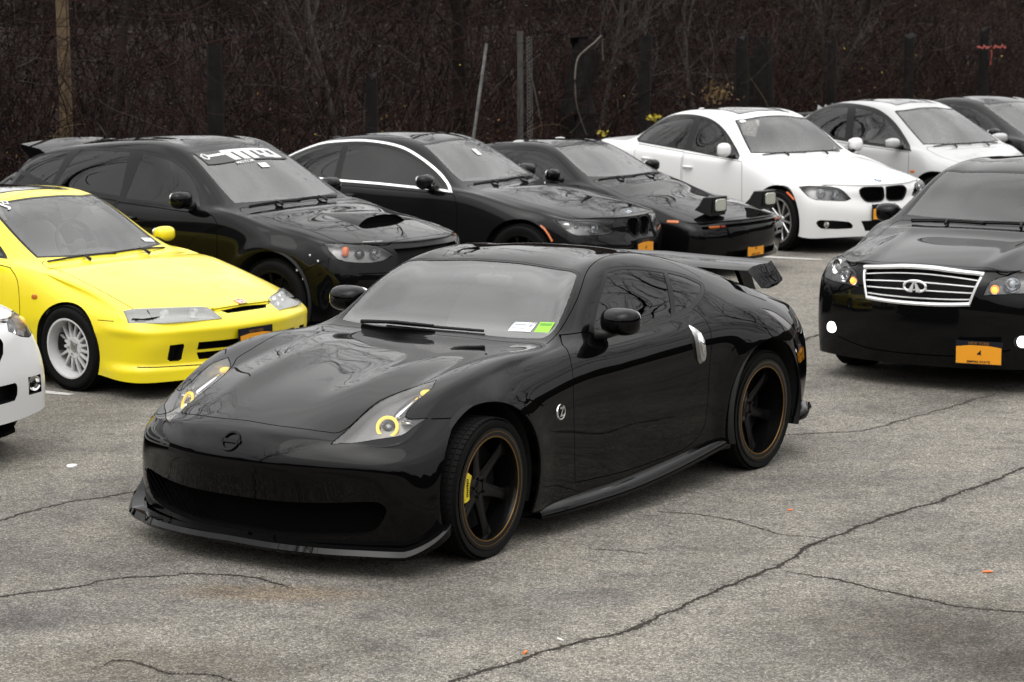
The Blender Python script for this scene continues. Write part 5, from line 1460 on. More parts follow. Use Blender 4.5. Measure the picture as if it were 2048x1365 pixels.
# --- black luxury sedan on the right
def build_inf():
    lamp_ = ([(-.44,.80,.845),(-.54,.66,.830),(-.649,.575,.790),(-.737,.478,.750),(-.787,.445,.655),(-.70,.62,.668),(-.604,.775,.680),(-.50,.85,.715),(-.40,.88,.775)], (0, 4, 8))
    gr = [(-.425,.792),(0,.822),(.425,.792),(.405,.76),(.358,.602),(.2,.590),(0,.582),(-.2,.590),(-.358,.602),(-.405,.76)]
    dlo = ([(.42,.985),(.72,1.18),(1.0,1.34),(1.3,1.405),(2.0,1.415),(2.4,1.33),(2.72,1.12),(1.6,1.03)], (0, 6))
    panes = [([(.52,1.015),(.75,1.165),(1.01,1.31),(1.30,1.375),(1.55,1.385),(1.50,1.045)], (0, 4, 5)), ([(1.64,1.385),(2.0,1.385),(2.36,1.305),(2.60,1.12),(1.60,1.055)], (0, 3, 4))]
    doors = [('door', [(.45,.96),(.44,.80),(.45,.28),(1.52,.28),(1.56,1.01)], (0, 2, 3, 4)), ('door', [(1.58,1.02),(1.54,.28),(2.3,.28),(2.45,.6),(2.7,.85),(2.7,1.08)], (0, 1, 2, 5))]
    holes = [('grille', P2(gr, (0, 2, 4, 8), 2), 'F', dict(lim=lambda p: p.x < -.4))]
    holes += [('fog_recess', oval(s*.69, .355, .05, .046, 24), 'F', dict(lim=lambda p: p.x < -.4)) for s in (1, -1)]
    def de(v):
        v = v.copy(); x, y, z = v[:,0], v[:,1], v[:,2]; a = np.abs(y)
        w = np.clip((x+.80)/.2, 0, 1)*np.clip((.30-x)/.3, 0, 1)*(z > .7)
        v[:,2] += w*.016*np.exp(-((a-.46-.06*(x+.4))/.06)**2)
        return v
    c = parked('luxury_sedan', 'black luxury sedan facing left with a chrome grille and lit fog lamps', P_INF, S_INF, 3, BLK2, lamp_, (-.80, .45, .35), deform=de,
        hood=[(-.745,0),(-.735,.25),(-.70,.425),(-.665,.56),(-.50,.70)], dlo=dlo, panes=panes, doors=doors, arch=(.34, .375, 2.9, .345),
        wheels=(W_SILVER, dict(n=7, w=.06, lip=.014), .33, .24, .235, .03, .88, 0), mirror=((.81,.945,1.03), (.14,.185,.14), (.78,.81,.99)), mirm=BLK2, holes=holes, handles=((1.42,.90), (2.35,.93)),
        seams=(([(-.62,.30),(-.40,.255),(-.2,.243),(0,.24),(.2,.243),(.40,.255),(.62,.30)], 'F', .008), ([(-.30,.60),(-.40,.635),(-.46,.68)], 'S', .005)),
        plate_=(((-.852, cy(.455), .285),), dict(frame=False, tilt=0, yaw=9)), wsm=glass('dark_windscreen', (.30,.30,.30), 1.55))
    for o, sd in lamp(c, 'headlight', (-.80, .45, .35), depth=.08, house=HOUS2):
        reflector(o, (-.725, .505*sd, .695), .030, (-.9, .3*sd, .1), CHR, .02)
        b = MB(); superbox(b, (-.735, .507*sd, .692), (.03, .045, .045), 2); b.build('lit_signal', mat('lit_amber', (.9,.35,.05), .3, emit=(1.0, .30, .04), estr=1.6), o, angle=None)
        reflector(o, (-.66, .60*sd, .728), .052, (-.85, .4*sd, .15), CHR, .03, .75)
        reflector(o, (-.56, .715*sd, .765), .050, (-.8, .5*sd, .2), CHR, .03, .6)
    # chrome grille: frame, four bars, emblem
    def fr(y, z, off=.0):
        p, n = c.on_front(y, z); return (p + n*off) if p is not None else Vector((-.8, y, z))
    def strip(P, w, m, nm, par, depth=.02, off=.004):
        """P: list of (y, z, width)"""
        b = MB(); v = []
        for i, (y, z, ww) in enumerate(P):
            a = P[max(i-1, 0)]; d = P[min(i+1, len(P)-1)]; t = np.array([d[0]-a[0], d[1]-a[1]]); t = t/np.linalg.norm(t); nn = np.array([-t[1], t[0]])
            q = fr(y, z, off); e = Vector((0, nn[0], nn[1]))*ww/2
            v += [q+e+Vector((depth, 0, 0)), q+e*.9+Vector((-.002, 0, 0)), q+Vector((-.008, 0, 0)), q-e*.9+Vector((-.002, 0, 0)), q-e+Vector((depth, 0, 0))]
        K = len(P); f = [(i*5+k, i*5+k+1, (i+1)*5+k+1, (i+1)*5+k) for i in range(K-1) for k in range(4)]
        f += [(0,1,2,3,4), tuple((K-1)*5+k for k in range(5))[::-1]]
        b.add(v, f); return b.build(nm, m, par, angle=40)
    G = mat('grille_chrome', (.66,.66,.66), .22, .30, coat=1)
    top = [(lerp(-.43, .43, k/16), .790+.030*(1-(abs(k/16*2-1))**2), .030) for k in range(17)]
    g = strip(top, 0, G, 'grille_frame', c.root)
    strip([(lerp(-.37, .37, k/14), .598-.014*(1-(abs(k/14*2-1))**2), .026) for k in range(15)], 0, G, 'frame_bar', g)
    for s in (1, -1): strip([(lerp(.418, .366, k/5)*s, lerp(.775, .600, k/5), .017) for k in range(6)], 0, G, 'frame_bar', g)
    for q in range(4):
        z0 = lerp(.766, .640, q/3); z1 = lerp(.793, .632, q/3); w = lerp(.402, .374, q/3)
        b = MB(); strip([(lerp(-w, w, k/14), lerp(z0, z1, (1-(abs(k/14*2-1))**2))-.012, .0105) for k in range(15)], 0, G, 'grille_bar', g, depth=.012, off=-.008)
    # emblem: an oval road loop
    cen = fr(0, .697, .012)
    pts = []
    def loop(sd):
        return [(.004*sd, .024), (.016*sd, .016), (.034*sd, .004), (.040*sd, -.006), (.026*sd, -.026)]
    b = MB()
    pts = [(.024, -.030), (.050, -.022), (.064, -.004), (.056, .016), (.030, .028), (0, .031), (-.030, .028), (-.056, .016), (-.064, -.004), (-.050, -.022), (-.024, -.030)]
    pts = [(a*1.22, z*1.2) for a, z in pts]; P = spline(pts, 4, closed=False)
    b.tube([(cen.x-.006, p[0], cen.z+p[1]) for p in P], .0085, 6)
    for s in (1, -1):
        v = [(cen.x-.010, .0010*s, cen.z+.034), (cen.x-.010, .014*s, cen.z+.018), (cen.x-.010, .046*s, cen.z-.032), (cen.x-.010, .014*s, cen.z-.040)]
        v2 = [(a-.010, y, z) for a, y, z in v]; n = 4
        b.add(v+v2, [(0,1,2,3), (7,6,5,4)]+[(i, (i+1) % n, n+(i+1) % n, n+i) for i in range(n)])
    b.build('grille_emblem', G, g, angle=30)
    for s in (1, -1):
        p, n = c.on_front(s*.69, .355); b = MB(); superbox(b, (0, 0, -.008), (.078, .078, .03), 2.2); o = b.build('fog_lamp', mat('lit_fog_lamp', (.9,.9,.9), .3, emit=(1, 1, .98), estr=2.2), c.root, angle=None); o.matrix_local = frame_on(p, Vector((-1, .2*s, 0)))
    return c
build_inf()

# --- white sedan cut by the left edge
def build_tsx():
    lamp_ = ([(-.38,.80,.815),(-.50,.68,.825),(-.63,.53,.800),(-.70,.47,.745),(-.66,.60,.700),(-.58,.70,.672),(-.48,.80,.690),(-.38,.85,.74)], (0, 3, 5))
    gr = [(-.36,.735),(.36,.735),(.40,.70),(.34,.60),(-.34,.60),(-.40,.70)]
    holes = [('grille', P2(gr, (), 2), 'F', dict(lim=lambda p: p.x < -.4)), ('lower_grille', P2([(-.46,.47),(.46,.47),(.485,.44),(.46,.37),(-.46,.37),(-.485,.44)], (), 2), 'F', dict(lim=lambda p: p.x < -.4))]
    for s in (1, -1): holes.append(('fog_opening', P2([(s*.600,.478),(s*.75,.472),(s*.755,.37),(s*.605,.375)], (0,1,2,3), 2), 'F', dict(lim=lambda p: p.x < -.3)))
    dlo = ([(.55,.93),(.85,1.13),(1.15,1.28),(1.5,1.345),(2.1,1.35),(2.5,1.25),(2.7,1.05),(1.5,.98)], (0, 6))
    panes = [([(.65,.955),(.87,1.105),(1.16,1.25),(1.5,1.315),(1.66,1.32),(1.62,.99)], (0, 4, 5)), ([(1.76,1.325),(2.08,1.32),(2.46,1.23),(2.62,1.06),(1.70,1.0)], (0, 3, 4))]
    c = parked('white_saloon', 'white car at the left edge with only its front corner in view', P_TSX, S_TSX, 3, WHT, lamp_, (-.72, .60, .25),
        hood=[(-.77,0),(-.74,.30),(-.68,.49),(-.55,.68),(-.44,.70)], dlo=dlo, panes=panes, doors=(), arch=(.32, .36, 2.7, .335), wheels=(W_SILVER, dict(n=7, w=.06), .315, .22, .22, .03, .89, 0),
        mirror=((.75,.96,1.02), (.14,.2,.13), (.73,.82,.97)), mirm=WHT, holes=holes)
    for o, sd in lamp(c, 'headlight', (-.72, .60, .25), depth=.07, house=HOUS):
        reflector(o, (-.60, .60*sd, .745), .050, (-.85, .4*sd, .15), CHR, .03, .7)
        b = MB(); superbox(b, (-.46, .755*sd, .748), (.12, .05, .085), 2.6); b.build('turn_signal', mat('amber_signal', (.85,.45,.05), .3), o, angle=None)
    for sd in (1, -1):
        b = MB(); b.lathe([(0, .048), (-.012, .044), (-.008, .036), (.012, .03), (.014, .0001)], 24, 'x', c=(-.645, .705*sd, .425)); b.build('fog_lamp', CHR, c.root)
    b = MB(); 
    for k in range(3): b.tube([(-.80, -.33, .62+k*.04), (-.845, 0, .62+k*.04), (-.80, .33, .62+k*.04)], .006, 6)
    b.build('grille_bar', CHR, c.root)
    return c
build_tsx()
# ------------------------------------------------------------------ ground
def node(n, t, **k):
    x = n.new(t)
    for a, b_ in k.items():
        if a in x.inputs.keys() if hasattr(x.inputs, 'keys') else False: x.inputs[a].default_value = b_
        else: setattr(x, a, b_)
    return x
def asphalt_mat():
    m = bpy.data.materials.new('asphalt'); m.use_nodes = True; n = m.node_tree.nodes; l = m.node_tree.links; b = n['Principled BSDF']
    tc = n.new('ShaderNodeTexCoord'); C0 = tc.outputs['Object']
    def noise(scale, det=4, rough=.6, dist=0):
        t = n.new('ShaderNodeTexNoise'); t.inputs['Scale'].default_value = scale; t.inputs['Detail'].default_value = det; t.inputs['Roughness'].default_value = rough; t.inputs['Distortion'].default_value = dist
        l.new(C0, t.inputs['Vector']); return t
    def ramp(src, stops):
        r = n.new('ShaderNodeValToRGB'); e = r.color_ramp.elements
        while len(e) < len(stops): e.new(.5)
        for q, (p, c) in zip(e, stops): q.position = p; q.color = (*c, 1) if len(c) == 3 else c
        l.new(src, r.inputs[0]); return r
    def mix(bt, f, a, bb):
        x = n.new('ShaderNodeMix'); x.data_type = 'RGBA'; x.blend_type = bt
        if isinstance(f, float): x.inputs['Factor'].default_value = f
        else: l.new(f, x.inputs['Factor'])
        for s, v in (('A', a), ('B', bb)):
            if isinstance(v, tuple): x.inputs[s].default_value = (*v, 1)
            else: l.new(v, x.inputs[s])
        return x.outputs['Result']
    # aggregate: stones of different tone in dark binder
    v1 = n.new('ShaderNodeTexVoronoi'); v1.inputs['Scale'].default_value = 108; l.new(C0, v1.inputs['Vector'])
    v2 = n.new('ShaderNodeTexVoronoi'); v2.inputs['Scale'].default_value = 290; l.new(C0, v2.inputs['Vector'])
    sep = n.new('ShaderNodeSeparateColor'); l.new(v1.outputs['Color'], sep.inputs[0])
    sep2 = n.new('ShaderNodeSeparateColor'); l.new(v2.outputs['Color'], sep2.inputs[0])
    st = ramp(sep.outputs[0], [(0, (.145,.136,.121)), (.30, (.215,.202,.181)), (.60, (.275,.259,.233)), (.85, (.35,.331,.30)), (1, (.46,.438,.402))])
    st2 = ramp(sep2.outputs[1], [(0, (.55,.55,.55)), (.5, (.98,.98,.98)), (1, (1.40,1.38,1.33))])
    col = mix('MULTIPLY', .85, st.outputs[0], st2.outputs[0])
    gap = ramp(v1.outputs['Distance'], [(.35, (1,1,1)), (.62, (.55,.55,.55))])
    col = mix('MULTIPLY', .8, col, gap.outputs[0])
    # tint patches, stains, wear, painted under-car shade
    a = noise(.9, 5, .6); pr = ramp(a.outputs[0], [(.34, (.70,.69,.68)), (.5, (1,1,1)), (.66, (1.18,1.17,1.13))]); col = mix('MULTIPLY', 1.0, col, pr.outputs[0])
    a2 = noise(6, 6, .7, .4); pr2 = ramp(a2.outputs[0], [(.36, (.76,.76,.77)), (.49, (1,1,1)), (.68, (1.08,1.07,1.05))]); col = mix('MULTIPLY', 1.0, col, pr2.outputs[0])
    a3 = noise(26, 5, .75); pr3 = ramp(a3.outputs[0], [(.33, (.60,.60,.62)), (.46, (1,1,1))]); col = mix('MULTIPLY', .7, col, pr3.outputs[0])
    def blob(cx, cy, rx, ry, rot, colr, lo, hi, amt):
        mp = n.new('ShaderNodeMapping'); mp.vector_type = 'TEXTURE'; mp.inputs['Location'].default_value = (cx, cy, 0); mp.inputs['Rotation'].default_value = (0, 0, rot); mp.inputs['Scale'].default_value = (rx, ry, 5)
        l.new(C0, mp.inputs[0]); ln = n.new('ShaderNodeVectorMath'); ln.operation = 'LENGTH'; l.new(mp.outputs[0], ln.inputs[0])
        nn = noise(4.0, 6, .72); ad = n.new('ShaderNodeMath'); ad.operation = 'MULTIPLY_ADD'; ad.inputs[1].default_value = 1.1; l.new(nn.outputs[0], ad.inputs[0]); l.new(ln.outputs['Value'], ad.inputs[2])
        r = n.new('ShaderNodeMapRange'); r.inputs['From Min'].default_value = lo; r.inputs['From Max'].default_value = hi; r.inputs['To Min'].default_value = amt; r.inputs['To Max'].default_value = 0; l.new(ad.outputs[0], r.inputs[0])
        nonlocal col; col = mix('MULTIPLY', r.outputs[0], col, colr)
    blob(1.75, 9.0, .75, .62, .3, (.50,.48,.46), .75, 1.9, .95)      # oily dark patch
    blob(2.1, 8.45, .5, .4, .0, (.52,.50,.48), .8, 1.8, .9)
    blob(-1.05, 9.60, .48, .17, -.15, (.86,.74,.62), 1.0, 1.7, .9)    # rusty stain
    blob(-1.9, 9.2, .7, .25, .3, (.62,.62,.66), .95, 1.6, .8)
    blob(-1.4, 8.5, .8, .35, .0, (.66,.62,.58), .95, 1.6, .8)
    blob(.3, 9.5, .35, .25, .0, (.72,.72,.76), .95, 1.5, .7)
    blob(-2.2, 10.2, .9, 1.3, .2, (.72,.71,.72), .8, 1.9, .8)
    blob(-.8, 12.6, 2.2, 1.2, .95, (.55,.55,.55), .9, 1.6, .85)       # under-car shade painted in, with oil and wear, where cars stand
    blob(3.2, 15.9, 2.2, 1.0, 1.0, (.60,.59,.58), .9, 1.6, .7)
    col = mix('MULTIPLY', 1.0, col, (.74,.735,.725))
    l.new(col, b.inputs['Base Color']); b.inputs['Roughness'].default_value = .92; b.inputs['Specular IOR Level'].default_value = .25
    bp = n.new('ShaderNodeBump'); bp.inputs['Strength'].default_value = .9; bp.inputs['Distance'].default_value = .005; l.new(v1.outputs['Distance'], bp.inputs['Height'])
    bp.invert = True
    bp2 = n.new('ShaderNodeBump'); bp2.inputs['Strength'].default_value = .5; bp2.inputs['Distance'].default_value = .02; l.new(a2.outputs[0], bp2.inputs['Height']); l.new(bp.outputs[0], bp2.inputs['Normal']); l.new(bp2.outputs[0], b.inputs['Normal'])
    return m
ASPH = asphalt_mat()
rng = np.random.default_rng(5)
FO = np.array([-5.0, 21.5]); FD = np.array([.6283, .7780]); FN = np.array([-.7780, .6283])     # fence line: origin, direction, away from the cars
def fl(t, off, z=0): p = FO+FD*t+FN*off; return (p[0], p[1], z)
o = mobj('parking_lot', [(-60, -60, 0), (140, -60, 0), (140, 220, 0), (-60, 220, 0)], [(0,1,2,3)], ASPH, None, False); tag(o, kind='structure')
SOIL = mat('leaf_litter', (0.00732, 0.00382, 0.00270), .95, spec=.1, bump=(9, .8, .08), var=(3, .35))
# verge and slope behind the fence
def vn(x, y): return math.sin(x*.9+1.3*math.sin(y*.7))*.5+math.sin(y*1.7+x*.37)*.3+math.sin(x*2.9+y*2.3)*.15
def slope_up(of): return float(np.clip((of-2.5)*.20, 0, 2.2))
v, f = [], []; nt, no = 70, 22
for i in range(nt):
    t = -30+i*1.9
    for j in range(no):
        of = .35+(j/(no-1))**1.5*45; z = .006+.04*min(1, j*.7)+ slope_up(of) + (.22*vn(t, of) if of > 1.2 else 0)*min(1, of/6)
        z = max(z, .004); v.append(fl(t, of, z))
for i in range(nt-1):
    for j in range(no-1): f.append((i*no+j, (i+1)*no+j, (i+1)*no+j+1, i*no+j+1))
tag(mobj('wooded_slope', v, f, SOIL), kind='structure')
def slope_z(of): return .04 + slope_up(of)

# white bay lines
PAINTW = bpy.data.materials.new('worn_line_paint'); PAINTW.use_nodes = True
_n = PAINTW.node_tree.nodes; _l = PAINTW.node_tree.links; _b = _n['Principled BSDF']; _t = _n.new('ShaderNodeTexNoise'); _t.inputs['Scale'].default_value = 22; _t.inputs['Detail'].default_value = 6; _t.inputs['Roughness'].default_value = .75
_c = _n.new('ShaderNodeTexCoord'); _l.new(_c.outputs['Object'], _t.inputs['Vector']); _r = _n.new('ShaderNodeValToRGB'); _r.color_ramp.elements[0].position = .36; _r.color_ramp.elements[0].color = (.15,.142,.13,1); _r.color_ramp.elements[1].position = .48; _r.color_ramp.elements[1].color = (.46,.45,.425,1)
_l.new(_t.outputs[0], _r.inputs[0]); _l.new(_r.outputs[0], _b.inputs['Base Color']); _b.inputs['Roughness'].default_value = .8
def bay_line(p, ang, L, w=.10):
    d = np.array([math.cos(ang), math.sin(ang)]); n_ = np.array([-d[1], d[0]]); K = 24; v = []
    for k in range(K+1):
        q = np.array(p)+d*L*k/K; e = .5*w*(1+.12*rng.normal()); 
        if k == 0: e *= .5
        v += [(*(q+n_*e), .004), (*(q-n_*e), .004)]
    o = mobj('bay_line', v, [(2*k, 2*k+1, 2*k+3, 2*k+2) for k in range(K)], PAINTW, None, False); tag(o, kind='structure'); return o
bay_line((3.20, 23.22), R(151), 5.2, .12); bay_line((-2.93, 14.88), R(151), 4.2, .11)
bay_line((-.55, 17.6), R(149), 4.8, .11); bay_line((.9, 19.9), R(149), 4.8, .11); bay_line((5.3, 25.4), R(145), 5, .11)

# cracks in the surface: thin dirty ribbons with crumbs along them
CRK = mat('crack_dirt', (0.0320, 0.0272, 0.0232), .95, spec=.1, var=(30, .5))
def crack(pts, w, seed, name='pavement_crack'):
    r = np.random.default_rng(seed); P = spline(pts, 4, closed=False); Q = []
    for i in range(len(P)-1):
        L = np.linalg.norm(P[i+1]-P[i]); K = max(1, int(L/.012))
        for k in range(K): Q.append(P[i]+(P[i+1]-P[i])*k/K)
    Q.append(P[-1]); Q = np.array(Q); n_ = len(Q)
    wob = np.convolve(r.normal(size=n_+30), np.ones(9)/9, 'same')[:n_]*.020 + np.convolve(r.normal(size=n_+60), np.ones(31)/31, 'same')[:n_]*.045 + r.normal(size=n_)*.0022
    T = np.gradient(Q, axis=0); T /= np.linalg.norm(T, axis=1)[:, None]+1e-9; Nn = np.stack([-T[:,1], T[:,0]], 1)
    Q = Q + Nn*wob[:, None]
    wid = w*.62*(.55+.55*np.abs(np.convolve(r.normal(size=n_+20), np.ones(7)/3.2, 'same')[:n_])+.25*r.random(n_)); wid *= np.minimum(1, np.minimum(np.arange(n_)+1, (n_-np.arange(n_)))/10)
    v = []; 
    for q, e, a in zip(Q, wid, Nn):
        v += [(*(q+a*e*.5), .0022), (*(q-a*e*.5), .0022)]
    f = [(2*k, 2*k+1, 2*k+3, 2*k+2) for k in range(n_-1)]
    # crumbs
    for k in range(int(n_*5.0)):
        i = r.integers(0, n_); q = Q[i]+Nn[i]*r.normal()*w*.75; s = .0018+.0035*r.random(); b0 = len(v); a0 = r.random()*6.3
        for j in range(5): v.append((q[0]+s*math.cos(a0+j*1.257)*(.6+.5*r.random()), q[1]+s*math.sin(a0+j*1.257)*(.6+.5*r.random()), .0025))
        f.append(tuple(range(b0, b0+5)))
    o = mobj(name, v, f, CRK, None, False); tag(o, kind='structure'); return o
CR = [([(2.885,12.392),(2.598,11.955),(2.378,11.66),(2.2,11.414),(2.04,11.237),(1.826,11.009),(1.641,10.768),(1.493,10.578),(1.382,10.455),(1.312,10.275),(1.214,10.034),(1.058,9.85),(.879,9.586),(.731,9.359),(.613,9.174),(.456,8.966),(.309,8.833),(.187,8.746),(.066,8.619),(-.051,8.448),(-.182,8.27),(-.272,8.124)], .028),
      ([(1.237,9.94),(1.332,9.892),(1.49,9.753),(1.601,9.619),(1.731,9.488),(1.857,9.36),(1.97,9.292),(2.166,9.225)], .016),
      ([(1.484,10.599),(1.385,10.664),(1.269,10.709),(1.167,10.885),(1.062,11.079),(.942,11.138),(.745,11.2)], .009),
      ([(.364,10.41),(.526,10.367),(.663,10.305)], .006),
      ([(-2.8,10.9),(-2.581,11.047),(-2.45,11.253),(-2.319,11.491),(-2.159,11.612),(-1.987,11.761),(-1.2,12.6)], .018),
      ([(-2.4,9.45),(-2.238,9.527),(-2.108,9.629),(-1.928,9.714),(-1.834,9.802),(-1.693,9.891),(-1.562,9.916),(-1.453,9.933),(-1.247,9.912),(-1.078,9.791),(-.956,9.673)], .017),
      ([(-1.607,8.433),(-1.548,8.535),(-1.426,8.499),(-1.329,8.376),(-1.194,8.361),(-1.094,8.327),(-1.0,8.2)], .014),
      ([(1.2,16.2),(2.142,17.106),(2.434,17.709),(2.9,18.4)], .035),
      ([(1.5,13.25),(1.692,13.335),(2.101,13.46),(2.36,13.746),(2.641,14.098),(3.192,14.759)], .010)]
for i, (p, w) in enumerate(CR): crack(p, w, 20+i)
# small things lying about
def butt(x, y, a, m, lab, L=.030, r=.0042):
    b = MB(); d = Vector((math.cos(a), math.sin(a), 0))*L/2; c0 = Vector((x, y, r))
    b.tube([c0-d, c0+d*.3], r, 8); b.tube([c0+d*.3, c0+d], r*.98, 8); return tag(b.build('cigarette_end', m), lab, 'cigarette end')
BUT = mat('filter_orange', (0.5625, 0.1650, 0.0450), .7)
butt(2.132, 9.917, .05, BUT, 'orange cigarette end lying on the dark patch at the right', .045, .0055)
butt(.047, 8.634, 1.2, BUT, 'orange cigarette end in the long crack near the bottom edge', .03, .006)
butt(1.405, 11.224, .3, BUT, 'tiny orange cigarette end beside the long crack, right of the sports coupe', .025, .005)
butt(.19, 8.827, 2.2, WHTV, 'small white paper scrap at the lower end of the long crack', .035, .004)
b = MB(); v = [(-2.469+.028*math.cos(a)*(1+.1*math.sin(3*a)), 12.447+.045*math.sin(a), .0) for a in np.linspace(0, 6.28, 18)[:-1]]; vt = [(p[0]*1, p[1], .006) for p in v]
b.add(v+vt, [tuple(range(17, 34))]+[(i, (i+1) % 17, 17+(i+1) % 17, 17+i) for i in range(17)]); tag(b.build('paper_scrap', WHTV, smooth=False), 'flattened white paper scrap on the asphalt at the left', 'litter')
# loose grit
v = []; f = []
for k in range(1500):
    x = rng.uniform(-2.8, 3.2); y = rng.uniform(8.2, 14); s = rng.uniform(.002, .0055)
    b0 = len(v); v += [(x-s, y-s*.7, 0), (x+s, y-s, 0), (x+s*.8, y+s, 0), (x-s, y+s*.8, 0), (x, y, s*1.1)]; f += [(b0, b0+1, b0+4), (b0+1, b0+2, b0+4), (b0+2, b0+3, b0+4), (b0+3, b0, b0+4)]
tag(mobj('loose_grit', v, f, mat('grit', (0.1050, 0.0975, 0.0900), .9, var=(40, .6)), None, False), kind='stuff')

# ------------------------------------------------------------------ thicket
def strands(n_, tr, offr, zr, lenr, rr, dirf, K, seed, curl=.35):
    """vectorised wandering twigs: returns verts, faces"""
    g = np.random.default_rng(seed)
    t = g.uniform(*tr, n_); of = g.uniform(*offr, n_); z0 = g.uniform(*zr, n_)
    base = np.stack([FO[0]+FD[0]*t+FN[0]*of, FO[1]+FD[1]*t+FN[1]*of, z0+np.clip((of-2.5)*.20, 0, 2.2)], 1)
    d = dirf(g, n_); d /= np.linalg.norm(d, axis=1)[:, None]; L = g.uniform(*lenr, n_)**1.0; step = (L/K)[:, None]
    pts = [base]; p = base.copy(); bend = g.normal(size=(n_, 3))*curl
    for k in range(K):
        bend = bend*.75+g.normal(size=(n_, 3))*curl*.55; d = d+bend*.5; d /= np.linalg.norm(d, axis=1)[:, None]
        p = p+d*step; p[:, 2] = np.maximum(p[:, 2], .02); pts.append(p.copy())
    P = np.stack(pts, 1)                                   # n, K+1, 3
    r0 = g.uniform(*rr, n_)[:, None]*np.linspace(1, .35, K+1)[None, :]
    T = np.gradient(P, axis=1); T /= np.linalg.norm(T, axis=2)[..., None]+1e-9
    up = np.array([.31, .17, .93]); A = np.cross(T, up); A /= np.linalg.norm(A, axis=2)[..., None]+1e-9; B_ = np.cross(T, A)
    V = np.stack([P+r0[..., None]*(math.cos(a)*A+math.sin(a)*B_) for a in (0, 2.094, 4.189)], 2)   # n,K+1,3,3
    V = V.reshape(-1, 3); idx = np.arange(n_*(K+1)*3).reshape(n_, K+1, 3)
    F = np.stack([np.stack([idx[:, :-1, s], idx[:, :-1, (s+1) % 3], idx[:, 1:, (s+1) % 3], idx[:, 1:, s]], -1) for s in range(3)], 2).reshape(-1, 4)
    return V, F
def big(name, V, F, m, kind='stuff'):
    me = bpy.data.meshes.new(name); me.vertices.add(len(V)); me.vertices.foreach_set('co', np.ascontiguousarray(V, dtype=np.float32).ravel())
    k = F.shape[1]; me.loops.add(len(F)*k); me.loops.foreach_set('vertex_index', F.astype(np.int32).ravel()); me.polygons.add(len(F)); me.polygons.foreach_set('loop_start', np.arange(0, len(F)*k, k, dtype=np.int32))
    try: me.polygons.foreach_set('loop_total', np.full(len(F), k, dtype=np.int32))
    except Exception: pass
    me.materials.append(m); me.update(calc_edges=True); me.validate(); o = bpy.data.objects.new(name, me); COL.objects.link(o); o['kind'] = kind; return o
TW1 = mat('twig_brown', (0.01905, 0.00785, 0.00513), .85, spec=.15); TW2 = mat('twig_grey', (0.04988, 0.04200, 0.03570), .8, spec=.2); TW3 = mat('twig_straw', (0.1050, 0.0700, 0.0245), .8); TW4 = mat('twig_dark', (0.00561, 0.00311, 0.00243), .9, spec=.1)
upd = lambda g, n_: np.stack([g.normal(size=n_)*.45, g.normal(size=n_)*.45, np.abs(g.normal(size=n_))+.35], 1)
anyd = lambda g, n_: np.stack([g.normal(size=n_)+.2, g.normal(size=n_), g.normal(size=n_)*.8-.15], 1)
TR = (-6, 31)
for nm, args, m in (('thicket_twigs', (5200, TR, (1.0, 5.5), (0, 2.6), (.8, 2.6), (.003, .008), anyd, 9, 1, .5), TW1),
                    ('thicket_stems', (2600, TR, (.9, 6.0), (0, .4), (1.4, 3.6), (.004, .012), upd, 10, 2, .25), TW4),
                    ('pale_twigs', (230, TR, (.5, 2.2), (.2, 2.5), (.5, 1.5), (.002, .0045), anyd, 10, 3, .55), TW2),
                    ('brown_stems', (1500, TR, (.8, 3.5), (0, .6), (1.0, 2.8), (.003, .006), upd, 9, 4, .4), TW1),
                    ('straw_twigs', (110, TR, (.5, 1.6), (.0, 1.0), (.4, 1.3), (.002, .004), upd, 8, 5, .5), TW3),
                    ('front_twigs', (520, TR, (.15, .6), (0, 1.6), (.5, 1.8), (.002, .0045), anyd, 9, 9, .5), TW1),
                    ('deep_twigs', (3600, (-8, 38), (5, 16), (0, 2.0), (1.0, 2.6), (.006, .014), anyd, 8, 6, .5), TW4),
                    ('deep_stems', (1100, (-8, 38), (5, 18), (0, .5), (1.5, 4.0), (.008, .02), upd, 8, 7, .15), TW4)):
    V, F = strands(*args); big(nm, V, F, m)
def leaves(n_, tr, offr, zf, size, m, seed, name):
    g = np.random.default_rng(seed); t = g.uniform(*tr, n_); of = g.uniform(*offr, n_); z = zf(g, n_)+np.clip((of-2.5)*.20, 0, 2.2)
    c = np.stack([FO[0]+FD[0]*t+FN[0]*of, FO[1]+FD[1]*t+FN[1]*of, z], 1)
    a = g.normal(size=(n_, 3)); a /= np.linalg.norm(a, axis=1)[:, None]; b_ = np.cross(a, g.normal(size=(n_, 3))); b_ /= np.linalg.norm(b_, axis=1)[:, None]; s = g.uniform(*size, n_)[:, None]
    V = np.stack([c-a*s, c+b_*s*.55+a*s*.1, c+a*s, c-b_*s*.5], 1).reshape(-1, 3); F = np.arange(n_*4).reshape(-1, 4); return big(name, V, F, m)
LF1 = mat('dead_leaf', (0.04465, 0.01621, 0.00709), .8); LF2 = mat('amber_leaf', (0.1600, 0.0680, 0.0128), .7); LF3 = mat('yellow_leaf', (0.3250, 0.2600, 0.0195), .7)
low = lambda g, n_: np.abs(g.normal(size=n_))*.45
leaves(22000, TR, (.6, 4.5), low, (.012, .035), LF1, 11, 'dead_leaves')
leaves(16000, (-8, 36), (2, 14), lambda g, n_: g.uniform(0, 3.5, n_), (.012, .04), mat('dark_leaf', (0.01234, 0.00497, 0.00337), .85), 12, 'hanging_dead_leaves')
leaves(2200, TR, (.5, 3.0), lambda g, n_: np.abs(g.normal(size=n_))*.6, (.010, .022), LF2, 13, 'amber_leaves')
leaves(160, TR, (.5, 2.5), lambda g, n_: g.uniform(.2, 2.0, n_), (.010, .022), LF3, 14, 'yellow_leaves')
